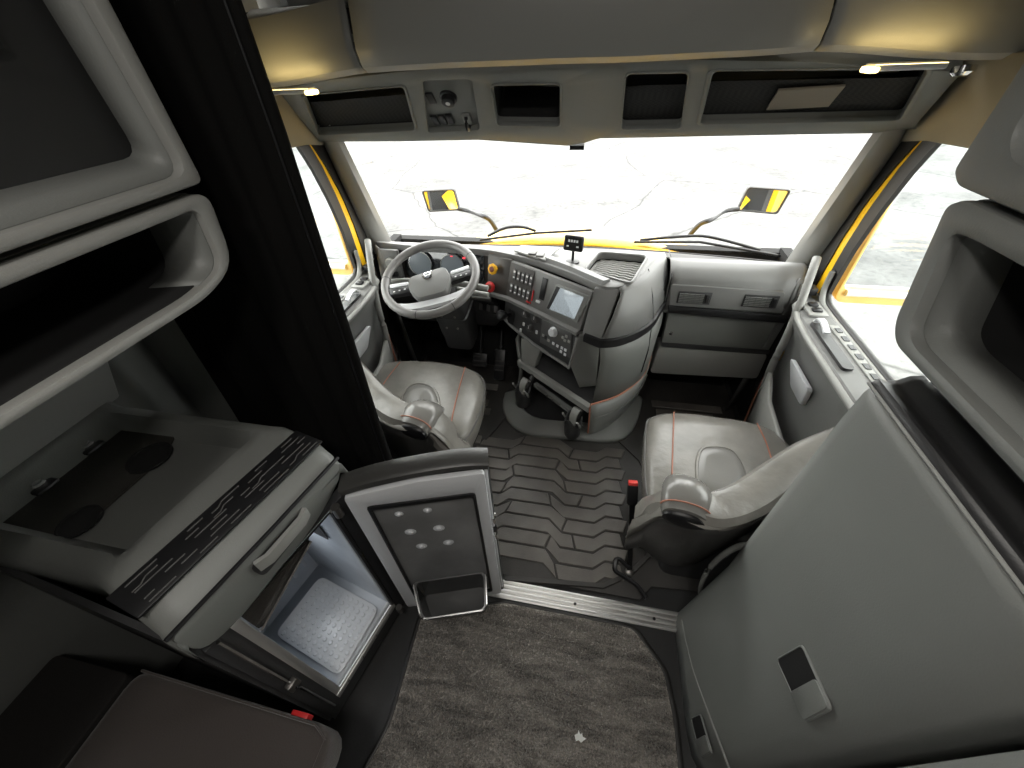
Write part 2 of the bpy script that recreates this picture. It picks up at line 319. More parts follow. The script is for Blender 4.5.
# pillars and doors
def door(s, num):
    def q(p): return V((s*abs(p[0]), p[1], p[2]))
    side = 'driver' if s < 0 else 'passenger'
    # A pillar trim: from glass edge to door seal, convex
    lefts = [ws(1, v) for v in (-.12, 0, .25, .5, .75, 1, 1.12)]
    r0 = V((1.075, 1.895, .865)); r1 = V((1.075, 1.735, 1.425))
    rights = [r0.lerp(r1, v) for v in (-.12, 0, .25, .5, .75, 1, 1.12)]
    rows = []
    for a, b in zip(lefts, rights):
        a = a+V((.01, .012, 0)); m1 = a.lerp(b, .28)+V((-.030, -.030, 0)); m2 = a.lerp(b, .75)+V((-.014, -.030, 0))
        rows.append([q(p) for p in (a, a+V((-.022, -.012, 0)), m1, m2, b+V((0, -.012, 0)), b+V((.012, .01, 0)))])
    t = loft('trim_%d' % (4+num), rows, GREYL, None, th=.006); tag(t, 'pale grey A-pillar trim beside the %s door' % side, 'pillar', kind='structure')
    slot = (rows[1][2]+rows[2][2])/2
    # seals and yellow body strip, laid on the side plane
    def yv(tab, z):
        for (z0, a), (z1, b) in zip(tab, tab[1:]):
            if z <= z1: return a+(b-a)*(z-z0)/(z1-z0)
        return tab[-1][1]
    E1 = [(.83, 1.845), (1.05, 1.833), (1.2, 1.80), (1.35, 1.735), (1.45, 1.67)]; E2 = [(.83, 1.785), (1.05, 1.772), (1.2, 1.745), (1.35, 1.686), (1.45, 1.63)]
    E3 = [(.83, 1.733), (1.05, 1.724), (1.2, 1.703), (1.35, 1.662), (1.45, 1.615)]; E4 = [(.83, 1.672), (1.05, 1.668), (1.2, 1.642), (1.35, 1.597), (1.45, 1.55)]
    def strip(nm, ta, tb, x0, x1, m, par):
        rows = []
        for k in range(12):
            z = .83+.62*k/11; l = yv(ta, z); r_ = yv(tb, z)
            rows.append([q((x0, l, z)), q((x0, r_, z)), q((x1, r_, z)), q((x1, l, z))])
        return loft(nm, rows, m, par, closed=True, cap=True, angle=30)
    d = thing('door_%d' % num, 'grey %s side cab door with window and yellow painted frame' % side, 'door', q((1.06, 1.4, 0)), kind='structure')
    strip('outer_seal', [(z, y+.06) for z, y in E1], E2, 1.078, 1.092, SEAL, d)
    strip('body_frame', E2, E3, 1.083, 1.10, YELLOW, d)
    strip('window_seal', E3, E4, 1.076, 1.092, SEAL, d)
    # door skin: front foot part, below sill, behind glass
    box('door_skin', (s*1.10, .84, -.02), (s*1.14, 1.93, .80), YELLOW, d)
    # window opening: pane and curved sill channel
    fr = at(838, 288, X=1.08); tp = at(938, 140, X=1.08)
    pane = [q((1.105, .84, .80)), q((1.105, 1.69, .80)), q((1.105, 1.69, 1.0)), q((1.10, 1.58, 1.46)), q((1.10, .84, 1.46))]
    slab('pane', pane, V((s*.005, 0, 0)), GLASS, d)
    ch = cr([q((1.085, 1.70, .96)), q((1.085, 1.695, .89)), q((1.085, 1.66, .842)), q((1.085, 1.58, .832)), q((1.085, 1.4, .832)), q((1.085, 1.1, .832)), q((1.085, .84, .832))], 5)
    tube('sill_channel', ch, .014, SEAL, d); tube('sill_bead', [p+V((-s*.02, -.006, -.004)) for p in ch], .011, GREYL, d)
    tube('window_top_seal', [q((1.085, 1.63, 1.45)), q((1.085, .84, 1.455))], .014, SEAL, d)
    # panel below the window: ledge with switches, concave face, pocket
    led = []
    yy = [1.74, 1.68, 1.55, 1.40, 1.25, 1.10, .84]; xi = [1.04, .985, .955, .945, .945, .945, .945]
    prof = []
    for y, x in zip(yy, xi):
        prof.append([q(p) for p in ((1.095, y, .832), (1.05, y, .828), (x+.012, y, .815), (x, y, .795), (x+.005, y, .765), (x+.035, y, .70), (x+.06, y+.0, .55), (1.03, y, .30), (1.06, y, .04))])
    loft('door_panel', prof, DASH, d, th=.012)
    # top cap band along the ledge edge
    tube('ledge_trim', [q((x-.002, y, .803)) for y, x in zip(yy, xi)], .012, GREYL, d)
    # front switch plate and vents
    sw = obox('switch_plate', q((1.018, 1.60, .832)), V((s*1, 0, 0)), Y_, Z_, .07, .11, .012, GREYL, d, .004)
    for k in range(2): obox('window_switch', q((1.018, 1.58+.045*k, .842)), X_, Y_, Z_, .035, .028, .012, BLACK, sw, .004)
    obox('corner_vent', q((1.035, 1.715, .862)), X_, Y_, Z_, .03, .05, .03, BLACK, d, .003)
    # handle recess on the ledge
    rec = [q((1.005, 1.50, .835)), q((1.005, 1.20, .835)), q((.968, 1.20, .835)), q((.968, 1.50, .835))]
    rc = slab('handle_recess', rpoly(rec, .015), V((0, 0, -.012)), DARK, d)
    sweep('release_handle', cr([q((.985, 1.49, .84)), q((.985, 1.475, .860)), q((.985, 1.44, .860)), q((.985, 1.40, .846))], 4), [(-.010, -.005), (.010, -.005), (.012, 0), (.010, .005), (-.010, .005), (-.012, 0)], SILVERF, d)
    gv = box('vent_strip', (s*1.025, 1.12, .826), (s*1.065, 1.48, .836), GREYL, d, .003)
    for k in range(6): box('vent_slot', (s*1.036, 1.15+.055*k, .834), (s*1.054, 1.18+.055*k, .839), BLACK, gv)
    # silver pull and pale map pocket
    pu = [q((.965, 1.46, .68)), q((.965, 1.26, .68)), q((1.0, 1.30, .56)), q((1.0, 1.42, .56))]
    slab('pull_pocket', rpoly(pu, .02), V((-s*.022, 0, .004)), SILVERF, d, .004)
    # pale map pocket
    mpk = [q((1.0, 1.60, .50)), q((.965, 1.52, .52)), q((.94, 1.30, .47)), q((.94, .90, .45)), q((.97, .90, .10)), q((.98, 1.40, .10)), q((1.02, 1.60, .2))]
    loft('map_pocket', [[q((.995, 1.62, .50)), q((1.03, 1.62, .06))], [q((.965, 1.57, .51)), q((1.0, 1.58, .06))], [q((.925, 1.40, .48)), q((.97, 1.40, .06))], [q((.915, 1.15, .46)), q((.96, 1.15, .06))], [q((.915, .86, .46)), q((.96, .86, .06))]], GREYL, d, th=.02)
    tube('orange_piping', [q((.985, 1.64, .50)), q((1.0, 1.66, .30)), q((1.02, 1.67, .06))], .005, PIPE_O, d)
    # grab handle on the pillar foot
    path = cr([q(at(817, 258, X=1.0)), q(at(812, 272, X=.985)), q(at(800, 305, X=.975)), q(at(786, 338, X=.965)), q(at(772, 366, X=.965)), q(at(762, 392, X=.985))], 5)
    h = tube('grab_handle', path, .016, GREYL, None, 10); tag(h, 'long grey grab bar running down beside the %s door' % side, 'grab handle', 'cab entry grab bars')
    # outside mirror with deep yellow housing
    mr = thing('side_mirror', 'large yellow framed door mirror outside the %s window' % side, 'mirror', q((1.35, 1.85, .75)), 'door mirrors')
    bl = at(834, 296, Y=2.12); br_ = at(893, 318, Y=2.12); tl = at(907, 148, Y=2.12)
    x0 = 1.175; x1 = 1.56; z0 = .775; z1 = 1.42; MY = 1.78
    outer = rpoly([q((x0, MY, z0)), q((x1, MY, z0)), q((x1, MY, z1)), q((x0, MY, z1))], .05)
    inner = rpoly([q((x0+.014, MY, z0+.062)), q((x1-.02, MY, z0+.062)), q((x1-.02, MY, z1-.03)), q((x0+.014, MY, z1-.03))], .035)
    ring('housing', outer, inner, V((0, .14, 0)), MIRFR, mr, .006)
    tube('chrome_lip', [q((x0+.03, MY-.005, z0+.052)), q((x1-.02, MY-.005, z0+.052))], .015, SILVERF, mr)
    slab('mirror_glass', [p+V((0, .02, 0)) for p in inner], V((0, .01, 0)), MIRROR, mr)
    tube('mirror_arm', [q((1.145, 1.86, .82)), q((1.20, 1.87, .84)), q((1.30, 1.87, .86))], .028, YELLOW, mr)
    # hood mirror on a stalk
    hm = thing('hood_mirror', 'small yellow hood mirror ahead of the %s side' % side, 'mirror', q((1.0, 3.05, .4)), 'hood mirrors')
    c = at(763, 201, Y=3.0) if s > 0 else at(441, 201, Y=3.0)
    w, hh = .25, .155; wx = V((math.cos(.24), -s*math.sin(.24), 0)); wf = V((s*math.sin(.24), math.cos(.24), 0))
    o2 = rpoly([c+wx*(-w/2-s*.012)-Z_*hh/2, c+wx*(w/2-s*.012)-Z_*hh/2, c+wx*(w/2+s*.012)+Z_*hh/2, c+wx*(-w/2+s*.012)+Z_*hh/2], .02)
    cc = sum(o2, V())/len(o2); i2 = [cc+(p-cc)*.9 for p in o2]
    ring('housing', o2, i2, wf*.07, SEAL, hm, .003)
    slab('mirror_glass', [p+wf*.012 for p in i2], wf*.01, MIRROR, hm)
    slab('mirror_back', [p+wf*.04 for p in i2], wf*.03, YELLOW, hm, .006)
    e = at(700, 224, Y=2.75) if s > 0 else at(490, 220, Y=2.75)
    tube('stalk', cr([c+V((-s*.12, .02, -.06)), c+V((-s*.22, .0, -.07)), e+V((s*.06, 0, .03)), e, e+V((-s*.04, .02, -.08))], 5), .016, BLACK, hm)
    # wiper lying along the cowl
    wp = thing('windshield_wiper', 'black windshield wiper resting low on the %s side' % side, 'wiper', q((.5, 2.12, .86)), 'windshield wipers')
    if s < 0: A = [(488, 236), (505, 228), (522, 227), (536, 231)]; B = [(480, 240), (536, 233), (592, 230)]
    else: A = [(640, 240), (690, 236), (715, 238), (760, 250)]; B = [(634, 242), (700, 242), (782, 256)]
    tube('wiper_arm', cr([at(x, y, Y=2.17) for x, y in A], 4), .008, BLACK, wp)
    tube('wiper_blade', [at(x, y, Y=2.15) for x, y in B], .007, BLACK, wp)
    return d
door(-1, 1); door(1, 2)
# hood: yellow, falling away ahead of the glass
rows = []
for k, (y, z, hw) in enumerate(((2.13, .85, 1.0), (2.22, .862, 1.0), (2.45, .83, .98), (2.8, .72, .93), (3.1, .56, .86), (3.25, .35, .8), (3.3, 0, .78))):
    rows.append([V((hw*u, y-.12*u*u, z-.22*abs(u)**3)) for u in [-1+i/8 for i in range(17)]])
hood = loft('truck_hood', rows, YELLOW, None, th=.01); tag(hood, 'yellow truck hood sloping away beyond the windshield', 'hood')
# aluminium threshold strip with screws
sy = .605
tr = thing('trim_7', 'bright aluminium threshold strip between carpet and rubber mat', 'threshold', (0, sy, 0), kind='structure')
for k in range(4): box('rib', (-.60, sy-.034+.018*k, .004), (.62, sy-.020+.018*k, .013), ALU, tr, .002)
box('strip', (-.60, sy-.036, 0), (.62, sy+.036, .008), ALU, tr, .002)
for px, py in ((575, 604), (654, 619)): 
    p = at(px, py, Z=.012); lathe('screw', (p.x, p.y, .010), Z_, [(.006, 0), (.006, .005), (.003, .006)], BLACK, tr, 10)

# ================================================================== mats
# front rubber mat with raised moulded pads
fm = thing('rubber_floor_mat', 'black moulded rubber mat with angular raised pattern between the seats', 'floor mat', (0, 1.0, 0))
out = [V((-1.0, .66, .0)), V((.42, .66, 0)), V((.47, .72, 0)), V((1.0, .76, 0)), V((1.02, 2.1, 0)), V((-1.02, 2.1, 0))]
slab('mat_base', out, V((0, 0, .010)), RUBBER, fm, .003)
def fl(px, py, z=.012): return at(px, py, Z=z)
# border rib round the middle field
bord = [fl(505, 578), fl(603, 586), fl(630, 574), fl(648, 556), fl(650, 520), fl(648, 476), fl(640, 460), fl(620, 441)]
sweep('border_rib', bord, [(-.012, -.004), (.012, -.004), (.009, .006), (-.009, .006)], RUBBER, fm)
sweep('border_rib', [fl(485, 440), fl(502, 420), fl(506, 414)], [(-.012, -.004), (.012, -.004), (.009, .006), (-.009, .006)], RUBBER, fm)
# pads between zigzag grooves
def zig(x, k):                                                  # groove line of a row: flat, step up, flat, step down
    a = [-.30, -.235, -.19, .02, .085, .23, .28]; st = (0, 0, .045, .045, -.012, -.012, .03)
    for i in range(6):
        if a[i] <= x <= a[i+1]:
            t = (x-a[i])/(a[i+1]-a[i]); return st[i]*(1-t)+st[i+1]*t
    return st[0] if x < a[0] else st[-1]
XB = [-.42, -.30, -.235, -.19, -.07, .02, .085, .15, .23, .28, .365]
for k in range(11):
    y0 = .69+.071*k; sh = 0
    segs = ([0, 3, 6, 10], [0, 5, 10], [0, 2, 7, 10])[k % 3]
    for a, b in zip(segs, segs[1:]):
        xs = [x for x in XB[a:b+1]]
        xs[0] += .004; xs[-1] -= .004
        sk = .018*(1 if k % 2 else -1)
        top = [V((x+(sk if i in (0, len(xs)-1) else 0), y0+.062+zig(x-sh, k), .010)) for i, x in enumerate(xs)]
        bot = [V((x, y0+zig(x-sh, k), .010)) for x in xs]
        top = [p for p in top if p.y < 1.46]; 
        if len(top) < len(bot): continue
        if max(p.x for p in bot) > .34: bot[-1].x = min(bot[-1].x, .36)
        slab('raised_pad', bot+top[::-1], V((0, 0, .007)), RUBPAD, fm, .0025, 1)
# footwell ribs
for (x0, x1) in ((-.85, -.42), (.55, .95)):
    for k in range(7): box('footwell_rib', (x0+.02*(k % 2), 1.34+.075*k, .008), (x1-.03*(k % 3), 1.395+.075*k, .016), RUBPAD, fm, .002, 1)

# sleeper carpet with rubber surround
cm = thing('carpet_mat', 'grey brown pile carpet mat with black edge on the sleeper aisle floor', 'carpet', (0, .2, 0))
cp = [at(420, 612, Z=0), at(505, 601, Z=0), at(636, 627, Z=0), at(668, 672, Z=0), at(678, 720, Z=0), V((.53, -.15, 0)), V((-.50, -.15, 0)), at(378, 742, Z=0), at(388, 722, Z=0)]
rim = rpoly(cp, .03, 3); c0 = sum(rim, V())/len(rim)
inn = [c0+(p-c0)*.965 for p in rim]
ring('rubber_edge', rim, inn, V((0, 0, .016)), SEAL, cm, .004)
slab('pile', inn, V((0, 0, .014)), CARPET, cm)
# tufts: real relief of the pile
bm = bmesh.new(); rnd = random.Random(3)
from mathutils.geometry import intersect_point_quad_2d
def inside(x, y, poly):
    c = False; j = len(poly)-1
    for i in range(len(poly)):
        a, b = poly[i], poly[j]
        if (a.y > y) != (b.y > y) and x < (b.x-a.x)*(y-a.y)/(b.y-a.y)+a.x: c = not c
        j = i
    return c
small = [c0+(p-c0)*.95 for p in rim]
cnt = 0
while cnt < 26000:
    x = rnd.uniform(-.55, .55); y = rnd.uniform(-.05, .62)
    if not inside(x, y, small): continue
    cnt += 1; h = rnd.uniform(.004, .011); a = rnd.uniform(0, 6.28); r = rnd.uniform(.002, .0045); lx = rnd.gauss(.002, .003); ly = rnd.gauss(-.004, .003)
    b = [bm.verts.new((x+r*math.cos(a+k*2.09), y+r*math.sin(a+k*2.09), .013)) for k in range(3)]; t = bm.verts.new((x+lx, y+ly, .014+h))
    for k in range(3): bm.faces.new((b[k], b[(k+1) % 3], t))
me_o = bm; 
tu = link('pile_tufts', bm, CARPET, cm, smooth=False); tu['kind'] = 'stuff'
# torn scrap of paper
bm = bmesh.new(); c = at(580, 738, Z=.027)
star = [(-.018, .004), (-.008, .009), (-.006, .018), (0, .008), (.006, .013), (.008, .004), (.020, .002), (.010, -.005), (.004, -.011), (-.004, -.006), (-.012, -.010)]
slab('paper_scrap', [c+V((x, y, .003*math.sin(40*x+60*y))) for x, y in star], V((0, 0, .002)), PAPER); 
tag(bpy.data.objects['paper_scrap'], 'tiny torn white scrap of paper lying on the carpet', 'paper scrap')

# ================================================================== dashboard
D = thing('dashboard', 'grey wraparound truck dashboard with driver facing centre wing and wood-dark trim', 'dashboard', (0, 1.8, .3))
# top pad, following the wing lip
lip = [V((-1.03, 1.84, .945)), V((-.90, 1.812, .95)), V((-.773, 1.80, .95)), V((-.553, 1.80, .95)), V((-.395, 1.782, .95)), V((-.278, 1.742, .95)), V((-.188, 1.708, .95)), V((-.104, 1.66, .95)), V((.031, 1.566, .95)), V((.134, 1.482, .95))]
lipc = cr(lip, 4)
rt = [V((.165, 1.468, .95)), V((.218, 1.476, .95)), V((.262, 1.525, .95)), V((.31, 1.60, .95)), V((.36, 1.72, .95)), V((.405, 1.81, .945)), V((.43, 1.885, .932))]
backs = [V((x, 1.885, .932)) for x in (.44, .2, 0, -.2, -.4, -.6, -.8, -1.03)]
tray = [at(599, 252, Z=.955), at(648, 256, Z=.955), at(631, 284, Z=.955), at(584, 270, Z=.955)]
hole = rpoly(tray, .035, 4)
holed('top_pad', lipc+cr(rt, 3)[0:]+backs[1:], [hole], Z_, .032, DASH, D, .010)
CWX = [-1.04+i*.13 for i in range(17)]
loft('cowl_slope', [[V((x, 1.865 if x < .44 else 1.82, .922 if x < .44 else .915)) for x in CWX], [V((x, 1.96 if x < .44 else 1.93, .88)) for x in CWX], [V((x, 2.085-.10*x*x, .855)) for x in CWX], [V((x, 2.09-.10*x*x, .70)) for x in CWX]], SEAL, D, th=.008)
# ribbed tray in the top
tc_ = sum(hole, V())/len(hole)
tf = slab('tray_floor', [p+V((0, 0, -.038)) for p in hole], V((0, 0, -.006)), GREYL, D)
ua = (tray[1]-tray[0]).normalized(); va = V((-ua.y, ua.x, 0))
for k in range(11):
    f = (k+.7)/12; a = tray[0].lerp(tray[3], f); b = tray[1].lerp(tray[2], f); a2 = a.lerp(b, .07); b2 = a.lerp(b, .92)
    n = 14; tube('tray_rib', [a2.lerp(b2, i/n)+V((0, .004*math.sin(i*1.8), -.034)) for i in range(n+1)], .0045, GREYL, tf, 6)
tube('tray_rim', hole+[hole[0]], .006, DASH, D, 6)
# raised band along the wing top
band = cr([V((-.10, 1.705, .952)), V((.0, 1.635, .952)), V((.08, 1.57, .952)), V((.165, 1.50, .952))], 5)
sweep('top_ridge', band, [(-.026, -.004), (.026, -.004), (.02, .016), (-.02, .010)], DASH, D)
# dash-top plate with two lids
pz = Plane((0, 1.7, .953), X_, Y_)
q4 = [at(514, 252, Z=.953), at(521, 247, Z=.953), at(560, 249, Z=.953), at(545, 262, Z=.953)]
tp = slab('lid_plate', q4, V((0, 0, .010)), GREYL, D, .003)
for px, py in ((533, 252.5), (540.5, 254.5)): obox('lid_tab', at(px, py, Z=.966), ua, va, Z_, .036, .05, .012, DASH, tp, .004)
# ---- instrument panel (faces rearward, in the hood shadow)
IP = Plane((-.65, 1.80, .84), X_, V((0, .10, 1)))
ip = slab('instrument_panel', [V((-1.0, 1.86, .935)), V((-.40, 1.805, .935)), V((-.40, 1.765, .70)), V((-1.0, 1.81, .70))], V((0, .03, 0)), PANELDK, D, .004)
cl = rpoly([V((-.875, 1.832, .925)), V((-.43, 1.795, .925)), V((-.43, 1.768, .775)), V((-.875, 1.802, .775))], .02)
slab('cluster_display', cl, V((0, .012, 0)), CLUSTER, ip, .002)
for x in (-.78, -.60):
    g = lathe('gauge_dial', (x, 1.800+(x+.78)*-.085, .855), (0, -1, .17), [(.062, -.006), (.062, .002), (.056, .003)], mat('gauge_face', (.10, .11, .12), .25, emit=(.5, .6, .65), estr=.06), ip, 24)
    lathe('gauge_ring', (x, 1.798+(x+.78)*-.085, .855), (0, -1, .17), [(.065, -.006), (.065, .004), (.060, .004), (.060, -.004)], CHROME, ip, 24)
for x, z in ((-.60, .905), (-.535, .90)): obox('warning_light', (x, 1.792, z), X_, Z_, Y_, .012, .008, .004, mat('red_warning_light', (.6, .02, .03), .4, emit=(1, .06, .08), estr=1.2), ip)
lsw = obox('light_switch_panel', V((-.935, 1.79, .85)), X_, Z_, Y_, .10, .16, .02, DASH, D, .006)
lathe('light_knob', (-.935, 1.778, .865), (0, -1, .1), [(.026, 0), (.026, .012), (.021, .022), (.012, .023)], GREYL, lsw, 18)
obox('dimmer', (-.935, 1.775, .80), X_, Z_, Y_, .05, .025, .016, BLACK, lsw, .003)
# knee panel below the cluster
slab('knee_panel', [V((-1.0, 1.80, .70)), V((-.40, 1.755, .70)), V((-.34, 1.72, .60)), V((-.40, 1.80, .50)), V((-1.0, 1.88, .45))], V((0, .05, 0)), DARK, D, .008)
tube('knee_edge', cr([V((-1.0, 1.79, .70)), V((-.7, 1.768, .70)), V((-.40, 1.748, .70))], 4), .012, DASH, D)
# ---- wing: flat panel A (knobs), flat panel B (switches, screen)
pA = [V((-.405, 1.782, .93)), V((-.275, 1.724, .93)), V((-.275, 1.672, .765)), V((-.405, 1.718, .765))]
slab('brake_knob_panel', pA, V((.012, .03, 0)), PANELDK, D, .002)
PA = Plane(pA[0], pA[1]-pA[0], pA[2]-pA[1])
if PA.v.z < 0: PA.v = -PA.v
PB = Plane((-.275, 1.724, .928), (.381, -.257, 0), (0, .055, .16))
pB = [PB.P(0, 0), PB.P(.467, 0), PB.P(.455, -.180), PB.P(0, -.170)]
w = slab('switch_panel', pB, -PB.n*.03, PANELDK, D, .002)
BD = mat('charcoal_satin_panel', (.075, .073, .07), .4)
w.data.materials[0] = DASH
dk = slab('dark_switch_field', [PB.P(.0, -.006, .001), PB.P(.155, -.006, .001), PB.P(.150, -.172, .001), PB.P(.0, -.168, .001)], PB.n*.002, PANELDK, w)
# parking brake knobs
def brakeknob(px, py, m, nm, dia=False):
    p = PA.at(px, py); st = lathe(nm, p, PA.n, [(.010, 0), (.010, .022), (.024, .024), (.027, .030), (.027, .036), (.020, .040)], m, D, 8 if dia else 20)
    lathe('knob_mark', p+PA.n*.0395, PA.n, [(.014, 0), (.014, .002), (.010, .0024)], mat('knob_dark_mark', (.15, .03, .01), .5), st, 14)
brakeknob(496.5, 268.5, KNOBY, 'yellow_brake_knob', True); brakeknob(494, 286, RED, 'red_brake_knob')
# rocker switches: two banks of five
def bank(pts, m):
    a, b = pts
    for k in range(5):
        x = a[0]+(b[0]-a[0])*k/4; y = a[1]+(b[1]-a[1])*k/4
        r = pbox('rocker_switch', PB, x, y, .019, .047, .009, m, w, .002)
        p = PB.at(x, y); obox('switch_mark', p+PB.v*.013+PB.n*.0095, PB.u, PB.v, PB.n, .011, .009, .001, WHITE, r)
        obox('switch_mark', p-PB.v*.013+PB.n*.0095, PB.u, PB.v, PB.n, .010, .006, .001, WHITE, r)
SWM = mat('switch_grey', (.10, .10, .10), .4)
for (c, b) in (((523.5, 277.5), ((515.5, 274.3), (532, 280.8))), ((520, 291.5), ((512.3, 288), (529, 295.2)))):
    pbox('switch_bezel', PB, c[0], c[1], .125, .058, .003, BLACK, w, .001)
    bank(b, SWM)
p = PB.at(533.2, 295.5); obox('red_switch_frame', p+PB.n*.004, PB.u, PB.v, PB.n, .006, .050, .004, RED, w); obox('red_switch_frame', PB.at(529, 302)+PB.n*.004, PB.u, PB.v, PB.n, .03, .006, .004, RED, w)
# vertical slot with button
pbox('card_slot', PB, 543.5, 289, .030, .100, .004, BLACK, w, .003)
pbox('slot_button', PB, 538.5, 301.5, .024, .012, .008, SILVERF, w, .002)
# centre screen
sc_o = rpoly([PB.at(557, 283.5, .001), PB.at(591.5, 296, .001), PB.at(578, 322.5, .001), PB.at(546.5, 309.5, .001)], .006, 2)
slab('screen_bezel', sc_o, PB.n*.007, GREY, w, .002)
sc_i = [PB.at(561.5, 287.5, .0065), PB.at(585, 297, .0065), PB.at(575.2, 319, .0065), PB.at(550.5, 309, .0065)]
slab('screen', sc_i, PB.n*.0015, SCREEN, w); slab('screen_shadow_edge', [PB.at(558, 286, .0065), PB.at(561.3, 287.5, .0065), PB.at(550.4, 309, .0065), PB.at(547.8, 308, .0065)], PB.n*.003, BLACK, w)
# ---- lip ledge between upper and lower wing
lg = cr([V((-.385, 1.712, .755)), V((-.285, 1.672, .755)), PB.P(.10, -.178, .004), PB.P(.28, -.182, .004), PB.P(.455, -.186, .004)], 5)
sweep('wing_ledge', lg, [(-.012, -.010), (.016, -.010), (.016, .006), (-.012, .010)], DASH, D)
# ---- lower wing panel
PL = Plane((-.285, 1.672, .745), (.36, -.265, 0), (0, .032, .15))
pLq = [PL.P(-.03, 0), PL.P(.44, -.005), PL.P(.425, -.165), PL.P(.20, -.150), PL.P(.03, -.12), PL.P(-.03, -.09)]
lw = slab('lower_wing_panel', pLq, -PL.n*.10, DARK, D, .006)
tube('lower_wing_edge', [PL.P(-.05, -.10), PL.P(.03, -.128), PL.P(.20, -.158), PL.P(.43, -.172), PL.P(.443, -.01)], .008, DASH, D)
# gear lever
gl = pbox('gear_lever', PL, 511.5, 317, .045, .075, .004, BLACK, D, .002)
p = PL.at(510.5, 314); tube('shaft', [p, p+PL.n*.05], .008, BLACK, gl)
lathe('grip', p+PL.n*.035, PL.n+V((0, 0, .35)), [(.010, 0), (.022, .01), (.026, .03), (.022, .045), (.008, .05)], BLACK, gl, 16)
# climate knobs, buttons, radio
def knob(px, py, r, m=DARK):
    p = PL.at(px, py); k = lathe('climate_knob', p, PL.n, [(r*1.25, 0), (r*1.25, .003), (r, .004), (r*.95, .018), (r*.6, .019)], m, lw, 16)
    obox('knob_line', p+PL.n*.0195+PL.v*(r*.5), PL.u, PL.v, PL.n, .003, r*.8, .001, WHITE, k)
KM = mat('knob_grey', (.07, .07, .07), .35)
for a in ((526.5, 314, .017), (536.5, 319, .017), (531, 328, .016)): knob(*a, KM)
for px, py in ((524, 324), (537, 332), (546.5, 324), (521, 330)): pbox('climate_button', PL, px, py, .012, .018, .005, SILVERF, lw, .0015)
rad = slab('radio', [PL.at(543, 319, .001), PL.at(573, 333, .001), PL.at(571, 358, .001), PL.at(540.5, 342, .001)], PL.n*.006, KM, lw, .002)
p = PL.at(554.5, 331.5); lathe('volume_knob', p+PL.n*.006, PL.n, [(.024, 0), (.024, .003), (.019, .005), (.018, .018), (.008, .019)], SILVERF, rad, 18)
for px, py in ((544.5, 335), (549.5, 340), (554.5, 343), (558.5, 345.5), (563, 347.5), (566.5, 349.5), (562, 351), (566, 354), (564, 337), (567.5, 336), (570, 341), (566, 340)):
    pbox('radio_button', PL, px, py, .013, .013, .010, SILVERF if py > 342 else GREYL, rad, .001)
pbox('radio_display', PL, 545.5, 336.5, .030, .018, .008, BLACK, rad, .001)
# under-wheel switch row on driver knee
KP = Plane((-.36, 1.735, .68), (.12, -.06, 0), (0, .02, .1))
kb = obox('lower_switch_housing', KP.at(487, 306), KP.u, KP.v, KP.n, .13, .05, .03, BLACK, D, .004)
for k in range(4): obox('lower_switch', KP.at(475.5+7.5*k, 304.5+1.4*k)+KP.n*.017, KP.u, KP.v, KP.n, .022, .036, .008, SWM, kb, .002)
# ---- prow: end panel, sides, trim
e = [V((.118, 1.470, .94)), V((.221, 1.470, .942)), V((.168, 1.374, .752)), V((.088, 1.412, .752))]
slab('end_panel', e, V((.01, .03, 0)), DASH, D, .004)
pbox('end_panel_socket', Plane(e[3], e[2]-e[3], e[1]-e[2]), 596, 326, .016, .026, .003, BLACK, D)
topc = cr(rt, 4)
trim_pts = cr([V((.166, 1.373, .74)), V((.235, 1.393, .74)), V((.31, 1.45, .74)), V((.381, 1.542, .74)), V((.432, 1.67, .742)), V((.462, 1.75, .745)), V((.47, 1.80, .75))], 4)[:len(topc)]
def resamp(p, n):
    L_ = [0]
    for a, b in zip(p, p[1:]): L_.append(L_[-1]+(b-a).length)
    out_ = []
    for k in range(n):
        t = L_[-1]*k/(n-1); i = 0
        while i < len(L_)-2 and L_[i+1] < t: i += 1
        out_.append(p[i].lerp(p[i+1], (t-L_[i])/max(L_[i+1]-L_[i], 1e-9)))
    return out_
n = 22; T0 = resamp(cr([V((.220, 1.472, .948))]+rt[2:], 4), n); T1 = resamp(trim_pts, n)
rows = [T0, [a.lerp(b, .12)+V((.012, -.006, .004)) for a, b in zip(T0, T1)], [a.lerp(b, .5)+V((.012, -.010, 0)) for a, b in zip(T0, T1)], T1]
loft('prow_side', rows, DASH, D, th=.006)
T2 = resamp(cr([V((.178, 1.427, .45)), V((.25, 1.445, .45)), V((.33, 1.50, .45)), V((.40, 1.58, .45)), V((.445, 1.68, .45)), V((.46, 1.80, .45))], 4), n)
T3 = [p+V((-.01, .02, -.25)) for p in T2]
loft('prow_lower_side', [T1, [a.lerp(b, .4)+V((.01, -.004, 0)) for a, b in zip(T1, T2)], T2, T3], GREY, D, th=.006)
lowl = [PL.P(.44, 0, -.01), PL.P(.43, -.17, -.01), V((.10, 1.46, .40)), V((.178, 1.427, .45)), V((.166, 1.373, .74)), V((.095, 1.418, .748))]
slab('lower_end_panel', lowl, V((.004, .03, 0)), GREY, D, .003)
sweep('dark_trim_band', [V((.10, 1.408, .742))]+trim_pts+[V((.475, 1.745, .742))], [(-.004, -.019), (.010, -.019), (.012, 0), (.010, .019), (-.004, .019)], BLACK, D)
for x in (.30, .425): pass
tube('prow_seam', [T0[10]+V((.006, -.006, 0)), T0[10].lerp(T1[11], .5)+V((.016, -.014, 0)), T1[11]+V((.006, -.008, .02))], .0022, BLACK, D, 6)
tube('prow_seam', [T1[11]+V((.006, -.006, -.02)), T1[11].lerp(T2[11], .5)+V((.012, -.008, 0)), T2[11]+V((.004, -.004, 0))], .0022, BLACK, D, 6)
